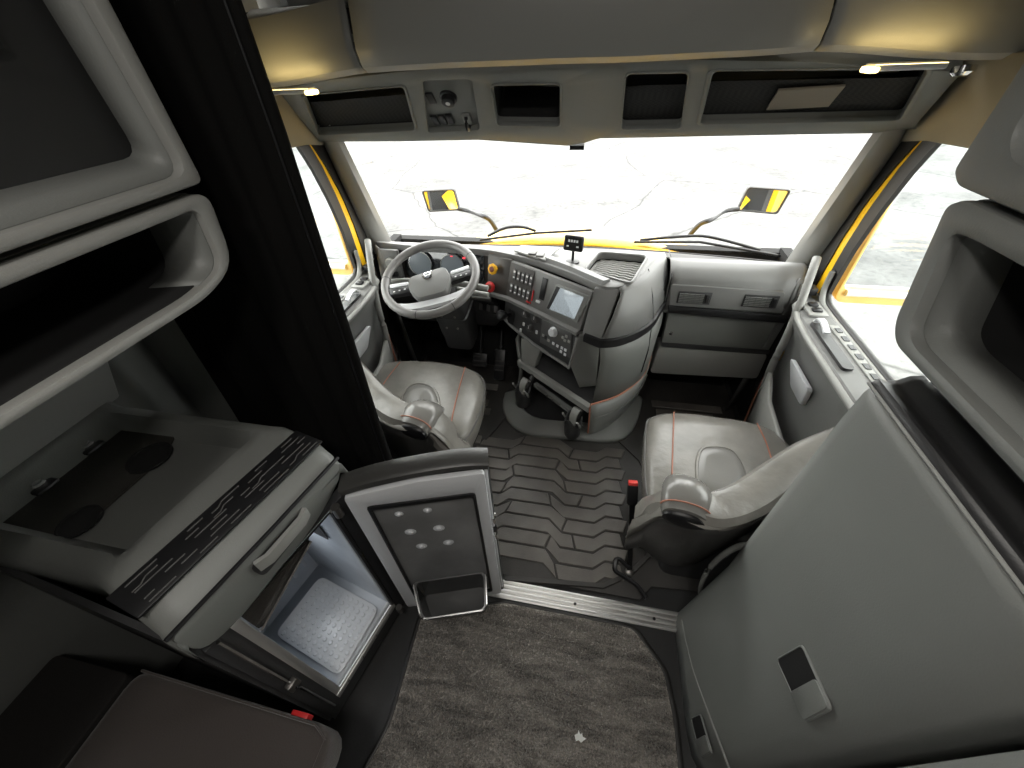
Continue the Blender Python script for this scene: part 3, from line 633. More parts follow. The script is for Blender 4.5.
# ---- passenger side
pr = []
for x in (.455, .50, .6, .75, .9, 1.0, 1.02):
    e_ = 0 if x < .95 else .02
    k = .01 if x > .46 else -.02
    pr.append([V((x, 1.86, .912)), V((x, 1.835, .924)), V((x, 1.80, .922)), V((x, 1.765+e_, .905)), V((x, 1.735+e_, .87)), V((x, 1.728+e_, .76)), V((x, 1.73+e_, .70))])
loft('passenger_top', pr, DASH, D, th=.008)
PP_ = Plane((.46, 1.722, .80), X_, (0, .05, 1))
vp = slab('vent_panel', rpoly([PP_.at(671, 284, .004), PP_.at(785, 292, .004), PP_.at(782, 313, .004), PP_.at(669, 305, .004)], .01, 2), -PP_.n*.03, DASH, D, .003)
for (cx, cy) in ((694, 297.5), (760, 301)):
    c = PP_.at(cx, cy); v_ = obox('air_vent', c+PP_.n*.004, PP_.u, PP_.v, PP_.n, .145, .060, .006, DARK, vp, .003)
    obox('vent_opening', c-PP_.u*.014+PP_.n*.0075, PP_.u, PP_.v, PP_.n, .108, .048, .002, BLACK, v_)
    for k in range(6): obox('vent_slat', c-PP_.u*.014+PP_.v*(-.020+.008*k)+PP_.n*.011, PP_.u, PP_.v+PP_.n*.4, PP_.n, .106, .0035, .008, GREY, v_)
    for k in range(4): obox('vent_vane', c-PP_.u*(.05-.024*k)+PP_.n*.010, PP_.u, PP_.v, PP_.n, .0025, .046, .006, DARK, v_)
    obox('vent_wheel', c+PP_.u*.054+PP_.n*.010, PP_.u, PP_.v, PP_.n, .016, .040, .014, BLACK, v_, .003)
slab('passenger_trim', [PP_.at(668, 304.5), PP_.at(786, 315), PP_.at(785, 322), PP_.at(668, 311.5)], PP_.n*.016, BLACK, D, .004)
GP = Plane((.46, 1.745, .60), X_, (0, -.01, 1))
gb = slab('glovebox_door', rpoly([GP.at(669, 312), GP.at(786, 322), GP.at(768, 352), GP.at(661, 344.5)], .008, 2), -GP.n*.05, GREY, D, .004)
lathe('glovebox_lock', GP.at(671, 333), GP.n, [(.010, 0), (.010, .004), (.007, .005)], CHROME, gb, 14)
slab('glovebox_lower_strip', [GP.at(661, 342, .002), GP.at(770, 350, .002), GP.at(768, 354, .002), GP.at(661, 346, .002)], GP.n*.004, DARK, gb)
slab('passenger_bolster', rpoly([GP.at(659, 347), GP.at(768, 355), GP.at(757, 379), GP.at(650, 373)], .02, 3), -GP.n*.10, GREYL, D, .012)
tube('dash_seam', [V((.462, 1.94, .922)), V((.462, 1.80, .922)), V((.462, 1.732, .88)), V((.462, 1.72, .76))], .003, BLACK, D, 6)
# dash end by the passenger door with side vent
de = loft('dash_end', [[V((.985, 1.75, .89)), V((1.03, 1.80, .89)), V((1.06, 1.9, .88))], [V((.985, 1.735, .78)), V((1.025, 1.76, .78)), V((1.06, 1.85, .78))], [V((.975, 1.74, .60)), V((1.02, 1.78, .60)), V((1.06, 1.86, .60))], [V((.965, 1.76, .40)), V((1.02, 1.80, .40)), V((1.06, 1.88, .40))], [V((.96, 1.80, .03)), V((1.02, 1.85, .03)), V((1.06, 1.9, .03))]], DASH, D, th=.008)
EP = Plane((1.0, 1.745, .82), (.05, .035, 0), (0, .06, 1))
sv = obox('side_vent', EP.P(.01, .0, .006), EP.u, EP.v, EP.n, .024, .10, .008, GREYL, de, .003)
for k in range(6): obox('side_vent_slot', EP.P(.01, -.036+.0145*k, .010), EP.u, EP.v, EP.n, .015, .008, .003, BLACK, sv)
de2 = loft('dash_end', [[mir(p) for p in r] for r in [[V((.985, 1.79, .93)), V((1.03, 1.83, .93)), V((1.06, 1.93, .91))], [V((.985, 1.785, .78)), V((1.025, 1.80, .78)), V((1.06, 1.88, .78))], [V((.975, 1.80, .5)), V((1.02, 1.84, .5)), V((1.06, 1.9, .5))], [V((.96, 1.85, .03)), V((1.02, 1.88, .03)), V((1.06, 1.92, .03))]]], DASH, D, th=.008)
# black kick area under the dash
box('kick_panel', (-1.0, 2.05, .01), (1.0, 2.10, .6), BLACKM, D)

# ---- small display on a stalk
dc = thing('dash_display', 'small black display on a stalk standing on the dash top', 'display', at(573, 262, Z=.956))
b0 = at(572.5, 262, Z=.957); DPl = Plane(b0+V((0, 0, .085)), (.95, -.25, 0), (0, .25, 1))
lathe('foot', b0, Z_, [(.030, 0), (.030, .006), (.012, .010)], BLACK, dc, 16)
tube('stalk', [b0, b0+V((0, 0, .07))], .006, BLACK, dc)
obox('housing', DPl.P(0, .0), DPl.u, DPl.v, DPl.n, .088, .066, .022, BLACK, dc, .008)
obox('display_face', DPl.P(0, 0, .0115), DPl.u, DPl.v, DPl.n, .07, .048, .002, mat('display_dark_face', (.03, .03, .028), .2), dc)
for k in range(4): obox('readout_segment', DPl.P(-.018+.012*k, .010, .013), DPl.u, DPl.v, DPl.n, .008, .010, .001, WHITE, dc)
for k in (-1, 1): obox('readout_segment', DPl.P(.022*k, -.012, .013), DPl.u, DPl.v, DPl.n, .010, .006, .001, WHITE, dc)

# ================================================================== steering
ST = thing('steering_wheel', 'leather rimmed steering wheel with round emblem on its hub', 'steering wheel', (-.60, 1.494, .935))
wc = V((-.60, 1.494, .935)); wn = V((-.016, -.368, .93)).normalized()
wu = V((1, .42, 0)); wu = (wu-wn*wu.dot(wn)).normalized(); wv = wn.cross(wu)
def wp_(a, b, c=0): return wc+wu*a+wv*b+wn*c
rim_m = mat('wheel_rim_leather', (.16, .155, .15), .36, bump=.08, bscale=150)
N = 48; R = .206
sweep('rim', [wp_(R*math.cos(2*math.pi*k/N), R*math.sin(2*math.pi*k/N)) for k in range(N)], circ(.019, 12), rim_m, ST, up=wn, closed=True)
for a in (math.radians(248), math.radians(292), math.radians(20), math.radians(165)):
    c = wp_(R*math.cos(a), R*math.sin(a)); tdir = -wu*math.sin(a)+wv*math.cos(a)
    sweep('rim_seam', [c-tdir*.0015, c+tdir*.0015], circ(.0196, 12), BLACK, ST, up=wn)
hubo = rpoly([wp_(-.092, .008), wp_(.078, .022), wp_(.096, -.05), wp_(.066, -.125), wp_(-.060, -.128), wp_(-.096, -.065)], .02, 3)
hc = sum(hubo, V())/len(hubo)
bm = bmesh.new(); bm_loft(bm, [[hc+(p-hc)*s_+wn*d_ for p in hubo] for s_, d_ in ((.9, -.03), (1, -.01), (1, .016), (.95, .026), (.6, .030), (.1, .031))], True, True)
hub = link('hub', bm, mat('hub_grey', (.17, .17, .165), .4, bump=.08, bscale=250), ST, angle=45)
em = wp_(-.005, -.020, .030)
lathe('emblem_ring', em, wn, [(.021, 0), (.021, .005), (.016, .006), (.015, .002)], CHROME, hub, 24)
lathe('emblem_disc', em, wn, [(.016, 0), (.016, .003)], mat('emblem_blue_grey', (.25, .27, .32), .3, metal=.6), hub, 20)
obox('emblem_bar', em+wn*.0045, wu, wv, wn, .030, .007, .004, CHROME, hub, .001)
obox('emblem_arrow', em+wu*.019+wv*.019+wn*.003, wu+wv, wv-wu, wn, .012, .006, .004, CHROME, hub, .001)
for s in (-1, 1):
    sp = obox('spoke', wp_(s*.138, -.030, -.004), wu+wv*(.12*s), wv, wn, .115, .062, .022, DARK, ST, .006)
    obox('spoke_cap', wp_(s*.138, -.012, .010), wu+wv*(.12*s), wv, wn, .085, .022, .010, SILVERF, sp, .003)
    obox('spoke_buttons', wp_(s*.138, -.046, .010), wu+wv*(.12*s), wv, wn, .085, .036, .010, BLACK, sp, .003)
    for k in (-1, 0, 1): obox('spoke_button_mark', wp_(s*.138+.024*k, -.046, .0155), wu, wv, wn, .008, .006, .001, WHITE, sp)
low = [wp_(-.155, -.075, -.006), wp_(-.06, -.085, .008), wp_(.06, -.085, .008), wp_(.155, -.075, -.006), wp_(.10, -.17, -.004), wp_(0, -.19, -.004), wp_(-.10, -.17, -.004)]
sweep('lower_spoke', cr([wp_(-.165, -.118, -.006), wp_(-.08, -.148, .002), wp_(.08, -.148, .002), wp_(.165, -.118, -.006)], 4), [(-.022, -.006), (.022, -.006), (.016, .008), (-.016, .008)], SILVERF, ST, up=wn)
col_ = thing('steering_column', 'dark plastic steering column shroud under the wheel', 'column', (-.58, 1.60, .45))
loft('upper_shroud', [rpoly([V((-.66, 1.50, .86)), V((-.54, 1.50, .86)), V((-.54, 1.60, .89)), V((-.66, 1.60, .89))], .03, 3), rpoly([V((-.67, 1.55, .78)), V((-.51, 1.55, .78)), V((-.51, 1.72, .84)), V((-.67, 1.72, .84))], .03, 3), rpoly([V((-.665, 1.60, .64)), V((-.505, 1.60, .64)), V((-.505, 1.78, .70)), V((-.665, 1.78, .70))], .03, 3)], DARK, col_, True, True)
loft('lower_shroud', [rpoly([V((-.665, 1.592, .655)), V((-.495, 1.592, .655)), V((-.495, 1.78, .70)), V((-.665, 1.78, .70))], .03, 3), rpoly([V((-.65, 1.64, .44)), V((-.50, 1.64, .44)), V((-.50, 1.80, .46)), V((-.65, 1.80, .46))], .03, 3)], DARK, col_, True, True)
for x, z in ((-.62, .68), (-.55, .68), (-.61, .60), (-.55, .60)): lathe('shroud_screw', (x, 1.588+(.66-z)*.23, z), (0, -1, .2), [(.006, 0), (.006, .003)], STEEL, col_, 8)
for s in (-1, 1):
    tube('stalk_lever', cr([V((-.60+s*.05, 1.55, .875)), V((-.60+s*.13, 1.54, .89)), V((-.60+s*.20, 1.525, .89)), V((-.60+s*.255, 1.52, .885))], 4), .013, GREYL, col_)
tube('stalk_lever', cr([V((-.52, 1.60, .83)), V((-.44, 1.585, .825)), V((-.36, 1.57, .825))], 4), .012, GREYL, col_)
# pedals
pd = thing('pedals', 'black foot pedals in the driver footwell', 'pedals', (-.50, 1.95, .02))
for x, y, w_, h_ in ((-.42, 1.90, .07, .20), (-.56, 1.93, .10, .09)):
    p_ = obox('pedal_pad', V((x, y, .14)), X_, V((0, .6, 1)), V((0, -1, .6)), w_, h_, .02, BLACK, pd, .006)
    tube('pedal_arm', [V((x, y+.01, .15)), V((x, y+.12, .33))], .012, BLACK, pd)
    for k in range(3): obox('pedal_ridge', V((x, y-.011, .14))+V((0, .6, 1)).normalized()*(.03*(k-1)), X_, V((0, .6, 1)), V((0, -1, .6)), w_*.8, .008, .008, RUBBER, p_)

# ================================================================== centre console below the wing
K = thing('center_console', 'grey console foot with cup holders and open side pocket under the dash wing', 'console', (.05, 1.6, 0))
basep = cr([at(505, 395, Z=.012), at(503, 408, Z=.012), at(510, 425, Z=.012), at(530, 436, Z=.012), at(570, 440, Z=.012), at(610, 443, Z=.012), at(628, 436, Z=.012), at(638, 418, Z=.012), at(642, 400, Z=.012)], 4)
cb = V((.06, 1.85, 0))
def toward(p, f, z): q = p.lerp(V((cb.x, cb.y, p.z)), f); q.z = z; return q
skirt = [basep, [toward(p, .008, .028) for p in basep], [toward(p, .025, .036) for p in basep], [toward(p, .21, .070) for p in basep], [toward(p, .23, .062) for p in basep], [toward(p, .25, .03) for p in basep]]
loft('skirt', skirt, GREY, K, th=.006)
inn_ = skirt[-1]; slab('bin_floor', inn_+[V((.40, 1.95, .03)), V((-.25, 1.95, .03))], V((0, 0, -.02)), DARK, K)
back = [V((-.27, 1.80, .03)), V((.36, 1.80, .03)), V((.36, 1.72, .50)), V((-.20, 1.78, .58)), V((-.27, 1.80, .50))]
slab('console_back', back, V((0, .03, 0)), DARK, K, .01)
# left cheek and rail
zr = .36
rl0 = at(519, 361, Z=zr); rl1 = at(590, 408, Z=zr); rl2 = at(649, 364, Z=zr)
sweep('front_rail', [rl0, rl0.lerp(rl1, .5), rl1], [(-.014, -.026), (.012, -.026), (.014, .010), (0, .016), (-.014, .012)], GREYL, K)
rd = (rl1-rl0).normalized(); rn = V((rd.y, -rd.x, 0)); 
if rn.y > 0: rn = -rn
slab('left_cheek', [rl0+V((0, 0, .02)), rl0-rd*.03+V((0, .05, .10)), V((-.25, 1.80, .52)), V((-.27, 1.82, .05)), V((-.27, 1.62, .05)), rl0+V((0, 0, -.05))], V((.018, .01, 0)), GREY, K, .006)
hexa('cheek_panel', [at(521, 338, Z=.57), at(541, 348, Z=.55), at(534, 368, Z=.39), at(521, 361, Z=.39)], [at(521, 338, Z=.57)+V((.02, .03, 0)), at(541, 348, Z=.55)+V((.02, .03, 0)), at(534, 368, Z=.39)+V((.02, .03, 0)), at(521, 361, Z=.39)+V((.02, .03, 0))], GREYL, K, .004)
# sloped tray behind the rail
hexa('tray', [rl0+rd*.02-rn*.02+V((0, 0, -.01)), rl1-rd*.02-rn*.02+V((0, 0, -.01)), V((.22, 1.56, .36)), V((-.16, 1.76, .46))], [rl0+rd*.02-rn*.02+V((0, 0, -.03)), rl1-rd*.02-rn*.02+V((0, 0, -.03)), V((.22, 1.56, .33)), V((-.16, 1.76, .43))], DARK, K, .004)
# lower rail
lo = V((0, 0, -.13)); sweep('lower_rail', [rl0+lo+rd*.10-rn*.03, rl1+lo-rd*.10-rn*.02], [(-.012, -.012), (.012, -.012), (.012, .012), (-.012, .012)], GREY, K)
for f in (.42, .5, .6): lathe('bolt', rl0.lerp(rl1, f)+lo+rn*(-.012)+V((0, 0, 0)), rn, [(.007, 0), (.007, .006), (.004, .008)], STEEL, K, 8)
# cup holders: open clips with a flap
def cup(px, py, nm):
    c = at(px, py, Z=.25); n = 20; bm = bmesh.new(); r = .045
    ou = []; 
    for z, rr in ((-.085, .036), (-.08, .040), (.0, r), (.03, r)): ou.append([c+V((rr*math.cos(a), rr*math.sin(a), z if z < .02 else z+(.022*math.cos(3*a)))) for a in [2*math.pi*k/n for k in range(n)]])
    ou += [[c+V(((r-.006)*math.cos(a), (r-.006)*math.sin(a), .03+.022*math.cos(3*a))) for a in [2*math.pi*k/n for k in range(n)]], [c+V(((r-.008)*math.cos(a), (r-.008)*math.sin(a), -.06)) for a in [2*math.pi*k/n for k in range(n)]]]
    bm_loft(bm, ou, True, True); h = link(nm, bm, DARK, K)
    top = c+rn*(-.028)+V((0, 0, .055))
    sweep('holder_flap', cr([c-rn*.040+V((0, 0, .07)), c-rn*.020+V((0, 0, .085)), c+rn*.002+V((0, 0, .055)), c+rn*.006+V((0, 0, .0))], 4), [(-.020, -.004), (.020, -.004), (.020, .004), (-.020, .004)], GREYL, h)
    for s in (-1, 1): tube('holder_prong', cr([c+rd*(s*.044)+V((0, 0, .0)), c+rd*(s*.052)+rn*.014+V((0, 0, .03)), c+rd*(s*.046)+rn*.03+V((0, 0, .06))], 3), .006, GREYL, h, 6)
    tube('holder_arm', [c-rn*.03+V((0, 0, .02)), c-rn*.085+V((0, 0, .09))], .014, DARK, h)
cup(523, 393, 'cup_holder'); cup(573, 423, 'cup_holder')
# side pocket with orange edge
pk = resamp(cr([rl1+V((0, 0, .015)), rl1.lerp(rl2, .33)+V((.045, -.02, .005)), rl1.lerp(rl2, .7)+V((.045, -.02, .02)), rl2+V((.0, .0, .05))], 6), 14)
pb = resamp(cr([at(588, 433, Z=.2), at(603, 428, Z=.2), at(622, 413, Z=.2), at(633, 398, Z=.2)], 6), 14)
pocket = loft('side_pocket', [pk, [a.lerp(b, .3)+V((.008, -.006, 0)) for a, b in zip(pk, pb)], [a.lerp(b, .75)+V((.006, -.004, 0)) for a, b in zip(pk, pb)], pb, [p+V((-.04, .05, -.01)) for p in pb]], GREY, K, th=.012)
tube('orange_piping', [p+V((0, 0, .006)) for p in pk]+[], .005, PIPE_O, pocket, 6)
tube('orange_piping', [pk[0], pk[0].lerp(pb[0], .5), pb[0]], .004, PIPE_O, pocket, 6)
tube('pocket_seam', [a.lerp(b, .38)+V((.016, -.014, 0)) for a, b in zip(pk, pb)], .0025, PIPE_G, pocket, 6)
inb = [pk[1]+V((-.02, .03, -.06)), pk[6]+V((-.02, .03, -.07)), pk[12]+V((-.03, .0, -.08)), V((.30, 1.60, .28)), V((.2, 1.46, .28))]
slab('pocket_floor', inb, V((0, 0, -.01)), DARK, K)
slab('pocket_divider', [pk[5]+V((-.03, .03, -.06)), pk[5]+V((-.05, .10, .02)), pk[8]+V((-.06, .06, .02)), pk[8]+V((-.03, .02, -.06))], V((.012, .012, 0)), mat('blue_grey_plastic', (.12, .13, .14), .4), K, .006)
for k in range(2): lathe('power_socket', V((.17+.03*k, 1.44+.015*k, .30)), (0, -.3, 1), [(.012, 0), (.012, .02), (.008, .022)], CHROME if k else BLACK, K, 12)

# ================================================================== seats
def seat(nm, label, outline, inset, lines, path, lump, sgn, base_c, wing):
    S = thing(nm, label, 'seat', base_c, 'cab seats')
    zc = .46
    ol = cr([at(x, y, Z=zc) for x, y in outline], 4, True)
    cu = dome('cushion', ol, [(.90, -.15), (.97, -.14), (1.0, -.10), (1.01, -.05), (.995, -.02), (.96, -.004), (.90, .006), (.6, .010), (.2, .004)], LEATHER, S)
    tube('cushion_piping', [sum(ol, V())/len(ol)+(p-sum(ol, V())/len(ol))*1.004+V((0, 0, -.022)) for p in ol]+[], .004, PIPE_G, cu, 6, True)
    il = cr([at(x, y, Z=zc+.008) for x, y in inset], 4, True)
    ci = sum(il, V())/len(il)
    tube('inset_seam', [ci+(p-ci)*1.02 for p in il], .006, LEATHER, cu, 6, True)
    dome('cushion_inset', il, [(1.0, -.01), (1.0, .001), (.92, .005), (.6, .004), (.2, .001)], LEATHER2, cu)
    for ln in lines: tube('stitch_line', cr([at(x, y, Z=zc+.0105) for x, y in ln], 4), .0028, PIPE_O, cu, 6)
    # wrap-around low back: padded band over a dark shell
    P_ = cr([at(x, y, Z=z) for x, y, z in path], 5)
    prof = [(-.055, -.035), (-.06, 0), (-.045, .022), (0, .034), (.045, .022), (.06, 0), (.055, -.035), (0, -.05)]
    bk = sweep('back_band', P_, prof, LEATHER, S)
    cen = sum(ol, V())/len(ol)
    def outw(p, d):
        v = p-cen; v.z = 0; return p+v.normalized()*d
    dd = [.095*max(0, 1-i/13)**.8+.012 for i in range(len(P_))]
    loft('wing_pad', [[outw(p, .050)+V((0, 0, .006)) for p in P_], [outw(p, .066)+V((0, 0, -d*.5)) for p, d in zip(P_, dd)], [outw(p, .060)+V((0, 0, -d)) for p, d in zip(P_, dd)]], LEATHER, S, th=.012)
    rows = [[outw(p, .054)+V((0, 0, -d)) for p, d in zip(P_, dd)], [outw(p, .056)+V((0, 0, -d-.05)) for p, d in zip(P_, dd)], [outw(p, .040)-V((0, 0, d*.5+.17)) for p, d in zip(P_, dd)], [V((outw(p, -.02).x, outw(p, -.02).y, .20)) for p in P_], [V((outw(p, -.10).x, outw(p, -.10).y, .18)) for p in P_]]
    sh = loft('back_shell', rows, LEATHERD, S, th=.02)
    tube('shell_seam', [outw(p, .062)+V((0, 0, -d-.004)) for p, d in zip(P_, dd)], .004, PIPE_G, sh, 6)
    # inner bolster: broad hump, dark gloss end below it, leather wing down the aisle side
    c = at(*lump[:2], Z=lump[2]); ax = V((-.18*1, -1, 0)); ax.normalize(); sx = V((-ax.y, ax.x, 0))
    bm = bmesh.new(); rows = []
    for t, k, dz in ((-.085, .25, -.06), (-.07, .58, -.045), (-.035, .84, -.018), (0, .97, -.002), (.04, 1.0, .0), (.075, .96, -.010), (.095, .86, -.016)):
        rows.append([c+ax*t+sx*(.074*k*math.copysign(abs(math.cos(a))**.9, math.cos(a)))+Z_*(.046*k*math.copysign(abs(math.sin(a))**.9, math.sin(a))-.012+dz) for a in [2*math.pi*i/20 for i in range(20)]])
    bm_loft(bm, rows, True, True); bo = link('bolster', bm, LEATHER2, S, angle=60)
    rows2 = [[c+ax*t+sx*(.064*k*math.cos(a))+Z_*(.034*k*math.sin(a)-.034) for a in [2*math.pi*i/20 for i in range(20)]] for t, k in ((.085, 1), (.104, .95), (.110, .6))]
    bm = bmesh.new(); bm_loft(bm, rows2, True, True); link('bolster_cap', bm, BLACK, bo, angle=60)
    tube('bolster_piping', [c+ax*.075+sx*(.0725*math.copysign(abs(math.cos(a))**.9, math.cos(a)))+Z_*(.0455*abs(math.sin(a))**.9-.022) for a in [math.pi*(.04+.92*i/20) for i in range(21)]], .0025, PIPE_O, bo, 6)
    # pedestal
    b = V(base_c)
    loft('pedestal', [rpoly([b+V((-.20, -.24, .0)), b+V((.20, -.24, 0)), b+V((.20, .22, 0)), b+V((-.20, .22, 0))], .05, 3), rpoly([b+V((-.17, -.20, .20)), b+V((.17, -.20, .20)), b+V((.17, .18, .20)), b+V((-.17, .18, .20))], .05, 3), rpoly([b+V((-.22, -.22, .33)), b+V((.22, -.22, .33)), b+V((.22, .22, .33)), b+V((-.22, .22, .33))], .05, 3)], DARK, S, True, True)
    tube('adjust_lever', [b+V((-sgn*.21, .10, .30)), b+V((-sgn*.28, .14, .31))], .012, GREYL, S)
    return S
seat('passenger_seat', 'grey leather passenger seat with low wraparound back beside the wardrobe',
     [(647, 425), (655, 414), (678, 411), (715, 415), (752, 421), (778, 431), (795, 450), (800, 476), (770, 506), (715, 512), (665, 506), (648, 489)],
     [(697, 468), (701, 451), (712, 447), (730, 450), (741, 462), (747, 482), (730, 494), (702, 490)],
     [[(674, 412), (673, 440), (672, 476)], [(757, 423), (766, 442), (773, 464)]],
     [(643, 512, .44), (655, 507, .50), (672, 498, .60), (692, 502, .63), (715, 509, .62), (745, 500, .62), (778, 478, .64), (812, 456, .67), (850, 440, .70)], (688, 487, .645), 1, (.70, 1.02, 0), [(641, 498, .47), (639, 527, .36), (656, 534, .36), (690, 514, .56), (686, 500, .60), (664, 500, .56)])
seat('driver_seat', 'grey leather driver seat with low wraparound back by the curtain',
     [(366, 380), (376, 368), (392, 360), (432, 360), (462, 365), (480, 373), (484, 390), (474, 422), (458, 440), (425, 446), (395, 430), (372, 402)],
     [(402, 400), (408, 388), (418, 384), (430, 386), (437, 395), (438, 410), (424, 418), (406, 412)],
     [[(400, 362), (386, 380), (378, 395)], [(465, 367), (456, 400), (449, 434)]],
     [(460, 446, .44), (452, 442, .50), (440, 427, .58), (424, 416, .63), (403, 415, .63), (382, 402, .63), (362, 382, .65), (344, 362, .68)], (424, 408, .645), -1, (-.70, 1.24, 0), [(460, 438, .47), (458, 457, .36), (441, 459, .36), (425, 424, .56), (436, 408, .60), (446, 425, .54)])

def buckle(side, top, foot, label):
    B = thing('seat_belt_buckle', label, 'buckle', V((at(*foot, Z=.015).x, at(*foot, Z=.015).y, 0)), 'seat belt buckles')
    f = at(*foot, Z=.02); t = at(*top[:2], Z=top[2]); d_ = (t-f).normalized(); u = X_; 
    v = d_; n_ = u.cross(v).normalized(); u = v.cross(n_)
    sweep('stalk', [f, f.lerp(t, .5), f.lerp(t, .8)], [(-.010, -.006), (.010, -.006), (.010, .006), (-.010, .006)], BLACK, B)
    bd = obox('buckle_body', t-d_*.045, u, v, n_, .040, .09, .026, BLACK, B, .006)
    obox('release_button', t+d_*.004, u, v, n_, .036, .016, .024, mat('red_release_button', (.75, .06, .05), .4), bd, .004)
    return B, f, t
B, f, t = buckle(1, (633, 484, .40), (629, 572), 'red buttoned belt buckle standing beside the passenger seat')
tube('webbing_loop', cr([f+V((0, 0, .03)), f+V((-.05, .03, .04)), f+V((-.06, -.01, .02)), f+V((-.02, -.03, .015)), f+V((.03, -.06, .02)), f+V((.06, -.10, .015))], 5), .010, BLACK, B, 6)
lathe('anchor_bolt', f, (0, -.4, 1), [(.018, 0), (.018, .012), (.010, .016)], STEEL, B, 12)
buckle(-1, (467, 455, .40), (476, 470), 'red buttoned belt buckle beside the driver seat')

# ================================================================== overhead console
HP = Plane((0, 1.70, 1.412), X_, (0, -.28, .235))
O = thing('overhead_console', 'grey overhead console with open storage bins above the windshield', 'overhead console', (0, 1.6, 1.5))
ho = [(284, 98), (318, 141.5), (400, 141), (478, 139.5), (540, 143), (568, 145.5), (584, 143), (600, 138), (700, 136), (800, 134), (872, 133), (914, 127), (962, 72), (800, 62), (620, 58), (450, 66), (330, 80), (272, 90)]
h1 = [(302, 95), (404, 85.5), (416, 130), (318, 135)]
h2 = [(491, 84.5), (560.5, 83.5), (560, 126), (497, 125)]
h3 = [(626, 73), (689, 71.5), (681, 128), (621, 129)]
h4 = [(712, 70), (931, 68), (901, 120), (699, 124)]
hs = [(422, 80.5), (472, 79), (480, 130), (428, 133)]
def hpoly(q, r, off=0): return rpoly([HP.at(x, y, off) for x, y in q], r, 3)
holes = [hpoly(q, .018) for q in (h1, h2, h3, h4, hs)]
holed('face', [HP.at(x, y) for x, y in ho], holes, HP.n, .05, GREY, O, .005)
hn = ('bin', 'bin', 'bin', 'bin')
for q, lp in zip((h1, h2, h3, h4), holes):
    c = sum(lp, V())/len(lp)
    b = loft('bin', [[p-HP.n*.03 for p in lp], [c+(p-c)*.97-HP.n*.10 for p in lp], [c+(p-c)*.93-HP.n*.16 for p in lp], [c-HP.n*.16+(p-c)*.01 for p in lp]], BLACKM, O, True, th=.004)
    ring('bin_rim', [c+(p-c)*1.035+HP.n*.004 for p in lp], [c+(p-c)*.985+HP.n*.004 for p in lp], -HP.n*.02, GREY, O, .003)
    if q in (h1, h4, h3):
        nq = [c+(p-c)*.985-HP.n*.022 for p in lp]
        low_ = [p for p in nq]
        a, b_, c_, d_ = [HP.at(x, y, -.034) for x, y in q]
        slab('bin_net', [a.lerp(d_, .38).lerp(b_.lerp(c_, .38), .01), a.lerp(d_, .38).lerp(b_.lerp(c_, .38), .99), c_.lerp(d_, .01), c_.lerp(d_, .99)], -HP.n*.003, NET, b)
lp = holes[4]; swp = slab('switch_plate', [p-HP.n*.022 for p in lp], -HP.n*.01, GREY, O)
SP = HP.off(-.022)
pbox('overhead_switch', SP, 431, 97, .026, .048, .008, BLACK, swp, .003)
for k in range(3): pbox('overhead_switch', SP, 435.5+7.3*k, 119.5-.8*k, .024, .050, .008, BLACK, swp, .003)
p = SP.at(448.5, 96.5); lathe('rotary_knob', p, HP.n, [(.030, 0), (.030, .006), (.024, .008), (.022, .022), (.014, .024)], BLACK, swp, 18); lathe('knob_mark', p+HP.n*.024, HP.n, [(.008, 0), (.008, .001)], WHITE, swp, 12)
p = SP.at(467.5, 118); hk = obox('hook_base', p+HP.n*.005, HP.u, HP.v, HP.n, .032, .058, .010, GREYL, swp, .004); tube('coat_hook', cr([p+HP.v*.02+HP.n*.008, p+HP.n*.03, p-HP.v*.02+HP.n*.03, p-HP.v*.024+HP.n*.012], 3), .007, BLACK, swp, 6)
sn = obox('windshield_sensor', at(577, 146.5, Y=1.735), X_, V((0, -.3, 1)), V((0, 1, .3)), .055, .016, .02, BLACK); tag(sn, 'small black sensor at the top middle of the windshield', 'sensor')
# header lower return to the glass
lr = [(318, 141.5), (400, 141), (478, 139.5), (568, 145.5), (600, 138), (700, 136), (800, 134), (872, 133), (914, 127)]
loft('glass_return', [[HP.at(x, y, -.002) for x, y in lr], [V((HP.at(x, y).x*1.0, 1.78, 1.44)) for x, y in lr]], GREY, O, th=.006)
# card kept in the right bin
c4 = holes[3]; cc = HP.at(803, 108, -.030)
cd = obox('tan_card', HP.at(803, 106, -.024), HP.u+HP.v*.06, HP.v-HP.u*.06, HP.n, .17, .085, .006, CARD); tag(cd, 'tan card standing behind the net of the right overhead bin', 'card')

# side linings beside the header
for s in (-1, 1):
    pts = [at(905, 127, X=1.06), at(978, 150, X=1.02), V((1.06, .84, 1.42)), V((1.06, .84, 1.66)), at(1010, 62, X=.99), at(963, 71, X=1.0)]
    rows = [[V((s*1.075, 1.76, 1.40)), V((s*1.075, 1.60, 1.43)), V((s*1.075, 1.3, 1.45)), V((s*1.075, .84, 1.45))], [V((s*1.05, 1.68, 1.52)), V((s*1.05, 1.50, 1.52)), V((s*1.045, 1.25, 1.53)), V((s*1.045, .84, 1.53))], [V((s*.985, 1.54, 1.64)), V((s*1.0, 1.40, 1.64)), V((s*1.0, 1.2, 1.65)), V((s*1.0, .84, 1.65))]]
    l = loft('side_lining', rows, LINING, None, th=.01); l.name = 'trim_%d' % (8 if s < 0 else 9)
    tag(l, 'beige curved lining above the %s window' % ('driver' if s < 0 else 'passenger'), 'trim', kind='structure')

